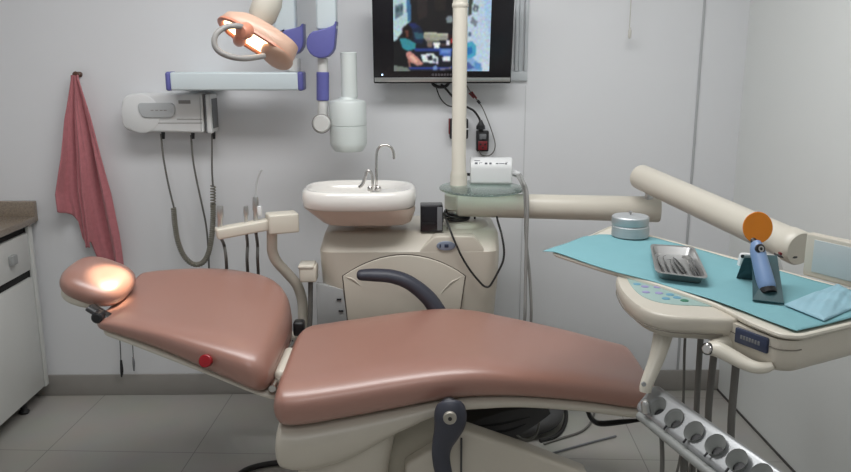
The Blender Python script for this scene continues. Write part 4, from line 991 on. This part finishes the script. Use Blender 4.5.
# shallow steel tray and the instruments in it
q = [Z(650.5, 245, 1.025), Z(693.5, 247.5, 1.025), Z(708, 279, 1.025), Z(656, 272.5, 1.025)]
tu = (q[1] - q[0]); tw = (q[3] - q[0]); tc0 = sum(q, Vector()) / 4
# squared up: long side runs from the far end towards the camera
xa = ((q[1] - q[0]) + (q[2] - q[3])).normalized(); ya = Vector((xa.y, -xa.x, 0))
tl = ((q[1] - q[0]).length + (q[2] - q[3]).length) / 4; twd = ((q[3] - q[0]).length + (q[2] - q[1]).length) / 4
QM = Matrix(((xa.x, ya.x, 0, tc0.x), (xa.y, ya.y, 0, tc0.y), (0, 0, 1, zt), (0, 0, 0, 1)))
SX, SY = (q[2] - q[0]), (q[3] - q[1])
def Q(s, t, z):                      # s across the short side, t from the far end to the near end, both -1..1
    a = q[0].lerp(q[1], (s + 1) / 2); b = q[3].lerp(q[2], (s + 1) / 2); p = a.lerp(b, (t + 1) / 2); return Vector((p.x, p.y, zt + z))
def trr(sc, z, r=.25): return [Q(p.x, p.y, z) for p in round_poly([(-sc, -sc), (sc, -sc), (sc, sc), (-sc, sc)], r, 5)]
bm = new(); add_loft(bm, [trr(.86, .0), trr(.92, .012), trr(.95, .019), trr(1.03, .0205), trr(1.03, .0222), trr(.94, .0212), trr(.90, .013), trr(.85, .0025)])
single('instrument_tray', bm, mat('worn_tray_steel', (.40, .40, .395), .42, metal=.9, var=.08, scale=40), 'shallow steel tray holding dental instruments on the aqua paper', 'tray')
M_inst = mat('dark_polished_steel', (.10, .10, .10), .25, metal=1)
def instr(name, label, s0, t0, s1, t1, kind):
    a, b = Q(s0, t0, .0065), Q(s1, t1, .0062)
    if kind == 'mirror': a.z += .004
    t = thing(name, label, 'dental instrument', ((a.x + b.x) / 2, (a.y + b.y) / 2, zt + .003), 'instruments in the steel tray')
    d = (b - a); n = Vector((-d.y, d.x, 0)).normalized()
    if kind == 'tweezers':
        for s in (-1, 1):
            part('tweezer_arm', tube([b + n * .0015 * s, a.lerp(b, .55) + n * .006 * s, a.lerp(b, .2) + n * .0045 * s, a + n * .001 * s], [.0030, .0028, .002, .001], 8, 4), M_inst, t)
        return
    part('grip', tube([a.lerp(b, .35), a.lerp(b, .4), a.lerp(b, .95), b], [.0016, .0030, .0032, .002], 10), M_inst, t)
    if kind == 'mirror':
        part('stem', tube([a.lerp(b, .36), a.lerp(b, .06)], .0013, 8), M_chrome, t)
        part('mirror_head', lathe([(0, 0), (.011, 0), (.0115, .001), (.0115, .0025), (0, .003)], a + Vector((0, 0, -.001)), (.1, -.2, 1), 24), M_chrome, t, 'round mirror head')
    else:
        part('tip', tube([a.lerp(b, .36), a.lerp(b, .14), a.lerp(b, .04) + n * .004, a + n * (.010 if kind == 'probe' else -.006)], [.0014, .0012, .0009, .0006], 8, 4), M_inst, t)
instr('dental_probe', 'hooked probe lying along the outer edge of the steel tray, farthest from the curing light', -.78, -.55, -.60, .70, 'probe')
instr('dental_probe', 'hooked probe second from the jar side of the steel tray', -.50, -.60, -.36, .74, 'probe')
instr('dental_excavator', 'short excavator near the middle of the steel tray', -.22, -.35, -.10, .62, 'excavator')
instr('tweezers', 'open steel tweezers in the middle of the steel tray', -.02, -.5, .34, .78, 'tweezers')
instr('mouth_mirror', 'round headed mouth mirror with its bright head at the far end of the steel tray', .52, -.45, .66, .72, 'mirror')
instr('dental_probe', 'straight probe lying along the tray edge nearest the curing light', .74, -.55, .82, .72, 'excavator')
part_bar = Q(-.5, -.62, .012)
# curing light on its stand
f0, f1 = Z(752.5, 301, zt), Z(784, 304.5, zt)               # near edge of the sloping leaf
zr = zt + .085
r0_, r1_ = W(752, 255.5, 1.87), W(777, 257, 1.87)
cl0, cl1 = Z(737, 276.5, zt), Z(752, 277.5, zt)             # foot of the far leaf
st = thing('light_stand', 'dark teal folded stand propping up the curing light', 'stand', ((f0.x + f1.x) / 2, f0.y + .05, zt))
def slab(a, b, c, d, th, bev=0):
    n = (b - a).cross(d - a).normalized() * th
    bm = new(); add_loft(bm, [[a, b, c, d], [a + n, b + n, c + n, d + n]]); return bm
part('front_leaf', slab(f0, f1, r1_, r0_, .005), M_teal, st)
e0_, e1_ = W(741, 255.5, 1.93), W(757, 256, 1.93)
part('rear_leaf', slab(Z(736.5, 277, zt), Z(753, 279, zt), W(757, 255.5, 1.885), W(744.5, 255.5, 1.885), .005), M_teal, st)
part('top_fold', slab(W(744.5, 255.3, 1.885), W(777.5, 256.5, 1.885), W(777, 258, 1.865), W(745, 257.5, 1.865), .004), M_teal, st)
part('cradle', tube([W(761, 288, 1.765), W(764, 296, 1.755), W(770, 297, 1.755), W(774, 289, 1.765)], .006, 10, 4), M_black, st, 'black cradle lip')
lt = thing('curing_light', 'periwinkle blue curing light handle with round orange shield, leaning on its stand', 'curing light', W(768, 298, 1.75))
hp0, hp1 = W(768, 292, 1.755), W(755.5, 243, 1.845)
part('handle', tube([hp0, hp0.lerp(hp1, .12), hp0.lerp(hp1, .55), hp0.lerp(hp1, .85), hp1], [.020, .0255, .0235, .0215, .015], 18, 5, flat=(1, .75)), M_ltblue, lt, smooth=60)
part('handle_base', tube([hp0 + (hp0 - hp1).normalized() * .006, hp0.lerp(hp1, .06)], [.0225, .023], 18, flat=(1, .8)), M_black, lt, 'black end of the handle')
q1 = W(759.3, 250, 1.815)
part('display', lathe([(0, 0), (.0105, 0), (.0125, -.004), (.0125, -.012), (0, -.012)], q1 + Vector((0, -.009, .005)), (-.1, -1, .35), 24, sx=.9), M_black, lt, 'black oval display')
part('display_ring', lathe([(.004, .0005), (.0075, .0005), (.0075, .0015), (.004, .0015)], q1 + Vector((0, -.009, .005)), (-.1, -1, .35), 24, sx=.85, caps=False), M_steel, lt)
part('light_guide', tube([hp1 + (hp0 - hp1) * .05, W(752.5, 239, 1.855), W(750, 236.5, 1.87), W(747.5, 236, 1.885)], [.010, .0075, .007, .006], 12, 5), M_black, lt, 'black light guide')
oc = W(757.5, 227.5, 1.852)
part('shield', lathe([(0, 0), (.037, .0005), (.0385, .0018), (.037, .003), (0, .0025)], oc, (-.35, -1, .15), 40, sx=.88), M_orange, lt, 'translucent orange round eye shield')
# wrapped packet
def packet():
    bm = new(); NU, NV = 30, 22; g = []
    a, b, c, d = Z(784.5, 305.5, zt), Z(824, 321.5, zt), Z(868, 303, zt), Z(838, 285, zt)
    rr = random.Random(5)
    for side in (1, -1):
        gg = []
        for i in range(NU + 1):
            row = []
            for j in range(NV + 1):
                s, t = i / NU, j / NV
                p = a.lerp(b, s).lerp(d.lerp(c, s), t)
                m = (math.sin(PI * s) * math.sin(PI * t)) ** .5 if 0 < s < 1 and 0 < t < 1 else 0
                z = m * (.010 + .004 * math.sin(s * 9 + t * 5) + .003 * math.sin(t * 17 - s * 6) + .002 * math.sin(s * 31 + t * 23)) + .0035
                row.append(bm.verts.new(p + Vector((0, 0, z if side > 0 else .001))))
            gg.append(row)
        g.append(gg)
    for gg in g:
        for p, r in zip(gg, gg[1:]):
            for j in range(NV): bm.faces.new((p[j], r[j], r[j + 1], p[j + 1]))
    T_, B_ = g
    for i in range(NU):
        bm.faces.new((T_[i][0], T_[i + 1][0], B_[i + 1][0], B_[i][0])); bm.faces.new((T_[i][NV], T_[i + 1][NV], B_[i + 1][NV], B_[i][NV]))
    for j in range(NV):
        bm.faces.new((T_[0][j], T_[0][j + 1], B_[0][j + 1], B_[0][j])); bm.faces.new((T_[NU][j], T_[NU][j + 1], B_[NU][j + 1], B_[NU][j]))
    return bm
single('wrapped_packet', packet(), M_pouch, 'crumpled pale blue wrapped packet at the near corner of the console', 'packet', smooth=80)

# ------------------------------------------------------------------ operating lamp
lamp = thing('operating_lamp', 'lit dental operating lamp with grey loop handle above the headrest', 'lamp', W(262, 20, 2.95))
Lc = W(257, 40, 2.92)
aim = W(112, 281, 2.57)
fd = (aim - Lc).normalized()                                   # beam direction
ld = (Vector((.80, .065, -.56)) - fd * fd.dot(Vector((.80, .065, -.56)))).normalized()   # long side of the head
wd = fd.cross(ld).normalized()
def O(a, b, c): return Lc + ld * a + wd * b + fd * c           # along, across, towards the beam
def oring(a, b, c, off=0, n=40, e=2.4):
    return [O(off + a * math.copysign(abs(math.cos(2 * PI * k / n)) ** (2 / e), math.cos(2 * PI * k / n)), b * math.copysign(abs(math.sin(2 * PI * k / n)) ** (2 / e), math.sin(2 * PI * k / n)), c) for k in range(n)]
bm = new(); add_loft(bm, [oring(.02, .02, -.060, .03), oring(.07, .05, -.056, .03), oring(.118, .084, -.048, .022), oring(.140, .100, -.022, .004), oring(.146, .104, .004), oring(.143, .101, .010), oring(.134, .092, .002), oring(.128, .088, -.010)], caps=True)
part('lamp_housing', bm, M_coral2, lamp, 'peach beige lamp housing', smooth=60)
bm = new(); add_loft(bm, [oring(.136, .094, .004), oring(.148, .106, .006), oring(.150, .108, .014), oring(.140, .098, .018), oring(.130, .088, .012), oring(.130, .088, .002)], caps=False)
part('front_rim', bm, M_coral, lamp, 'coral front rim of the lamp', smooth=60)
bm = new(); rr = []
for k in range(9):
    f = k / 8 * PI / 2
    rr.append(oring(.062 * math.cos(f) + .001, .100 * math.cos(f) + .001, .012 + .032 * math.sin(f), .088, e=2.2))
add_loft(bm, rr); part('front_cover', bm, M_coral2, lamp, 'peach cover closing the lower end of the lamp front', smooth=60)
bm = new(); add_loft(bm, [oring(.128, .086, .006), oring(.11, .07, -.012), oring(.06, .04, -.024), oring(.01, .01, -.028)], caps=True)
part('reflector', bm, M_bulb, lamp, 'glowing warm reflector', smooth=60)
part('bulb_shield', tube([O(-.05, -.100, .014), O(-.05, -.05, .030), O(-.05, 0, .034), O(-.05, .05, .030), O(-.05, .100, .014)], [.010, .018, .022, .018, .010], 16, 5, flat=(.7, 1.1)), M_coral, lamp, 'pinkish shield bar across the lamp front')
part('loop_handle', tube([W(247, 28, 2.80), W(238, 26, 2.77), W(226, 27, 2.75), W(216.5, 34, 2.73), W(214.3, 43, 2.72), W(218.5, 51, 2.72), W(230, 56.5, 2.73), W(246, 58.5, 2.76), W(264, 56, 2.83)], .0098, 12, 6), M_grey, lamp, 'mid grey loop handle')
part('grip_boss', lathe([(0, -.03), (.020, -.028), (.028, -.015), (.028, .01), (.022, .022), (0, .026)], W(244.5, 31, 2.80), (-.4, -.8, -.2), 24), M_coral, lamp, 'round coral boss at the handle root')
# white upper corner of the reflector glass and the neck
nk0, nk1 = W(257, 30, 2.96), W(270, -4, 2.98)
part('neck', lathe([(.030, 0), (.034, .015), (.036, .03), (.050, .05), (.053, .11), (.046, .135), (.0, .14)], nk0, (nk1 - nk0), 28), mat('warm_grey_plastic', (.50, .48, .42), .4), lamp)
part('neck_ring', lathe([(.033, -.012), (.040, -.004), (.040, .014), (.034, .02)], nk0, (nk1 - nk0), 28), M_white, lamp)
part('lamp_arm', tube([nk1 + Vector((0, 0, .02)), nk1 + Vector((.01, .0, .18)), Vector((-.38, 2.98, 2.15)), Vector((-.15, 3.05, 2.25)), Vector((.13, 3.09, 2.25)), Vector((.189, 3.12, 2.25))], .024, 14, 6), M_creamp, lamp)

# ------------------------------------------------------------------ cables on the floor
fl_ = lambda px, py, z=.006: Z(px, py, z)
cl_ = lambda px, py: W(px, py, 2.68)
single('looped_cord', tube([cl_(511, 396), cl_(512, 408), cl_(513, 425), cl_(517, 435), cl_(526, 440), cl_(535, 436), cl_(539, 424), cl_(539, 408), cl_(537, 396)], .0042, 8, 6), M_hosel, 'pale grey cable loop sagging under the seat behind the chair base', 'cable')
single('floor_cable', tube([fl_(540, 441), fl_(556, 436), fl_(564, 426), fl_(566, 412), fl_(560, 400)], .009, 8, 6), M_rubber, 'thick black cable curving over the tiles behind the chair base', 'cable')
single('floor_cable', tube([fl_(544, 444), fl_(562, 438), fl_(582, 431), fl_(592, 420), fl_(596, 404), fl_(600, 394)], .005, 8, 6), M_hose, 'thin grey cable trailing behind the chair base towards the wall', 'cable')
single('floor_rod', tube([Z(553, 453, .006), Z(585, 444, .006), Z(616, 436, .006)], .0045, 8, 4), M_greyd, 'slim slate grey rod lying on the tiles under the foot end', 'rod')
bm = new(); add_tube(bm, [fl_(504, 428, .055), fl_(530, 424, .055), fl_(548, 418, .055), fl_(556, 408, .05)], [.05, .055, .05, .035], 14, 5, flat=(.9, 1.1))
single('corrugated_duct', bm, M_dark, 'dark grey duct lying on the tiles behind the chair base', 'duct')
single('foot_hose', tube([Z(236, 477, .012), Z(246, 470, .012), Z(260, 465.5, .012), Z(275, 463, .012), Z(284, 463, .012)], .011, 10, 5), M_rubber, 'thick black hose curving over the tiles beside the chair pedestal', 'hose')

# ------------------------------------------------------------------ light
def area(name, loc, rot, sx, sy, power, col=(1, 1, 1)):
    l = bpy.data.lights.new(name, 'AREA'); l.shape = 'RECTANGLE'; l.size = sx; l.size_y = sy; l.energy = power; l.color = col
    o = bpy.data.objects.new(name, l); C.objects.link(o); o.location = loc; o.rotation_euler = rot; return o
area('ceiling_lamp_and_fill', (-.15, 2.2, ZC - .03), (0, 0, 0), 2.1, .55, 40, (1, 1, 1))
area('ceiling_lamp_and_fill', (-.1, -.3, ZC - .03), (0, 0, 0), 1.2, 1.2, 19, (1, 1, 1))  # weak unseen fill on the camera side, added to brighten front faces
sp = bpy.data.lights.new('lamp_beam', 'SPOT'); so = bpy.data.objects.new('lamp_beam', sp); C.objects.link(so)
so.location = Lc + fd * .045; so.rotation_euler = fd.to_track_quat('-Z', 'Y').to_euler()
sp.energy = 170; sp.spot_size = math.radians(10.5); sp.spot_blend = .45; sp.color = (1, .82, .58); sp.shadow_soft_size = .02
w = bpy.data.worlds.new('world'); SC.world = w; w.use_nodes = True
w.node_tree.nodes['Background'].inputs['Color'].default_value = (.02, .02, .02, 1)
SC.view_settings.view_transform = 'Standard'; SC.view_settings.look = 'None'; SC.view_settings.gamma = 1.0
SC.view_settings.use_curve_mapping = False; SC.view_settings.exposure = -0.1
SC.cycles.use_denoising = True
SC.cycles.sample_clamp_indirect = 4.0
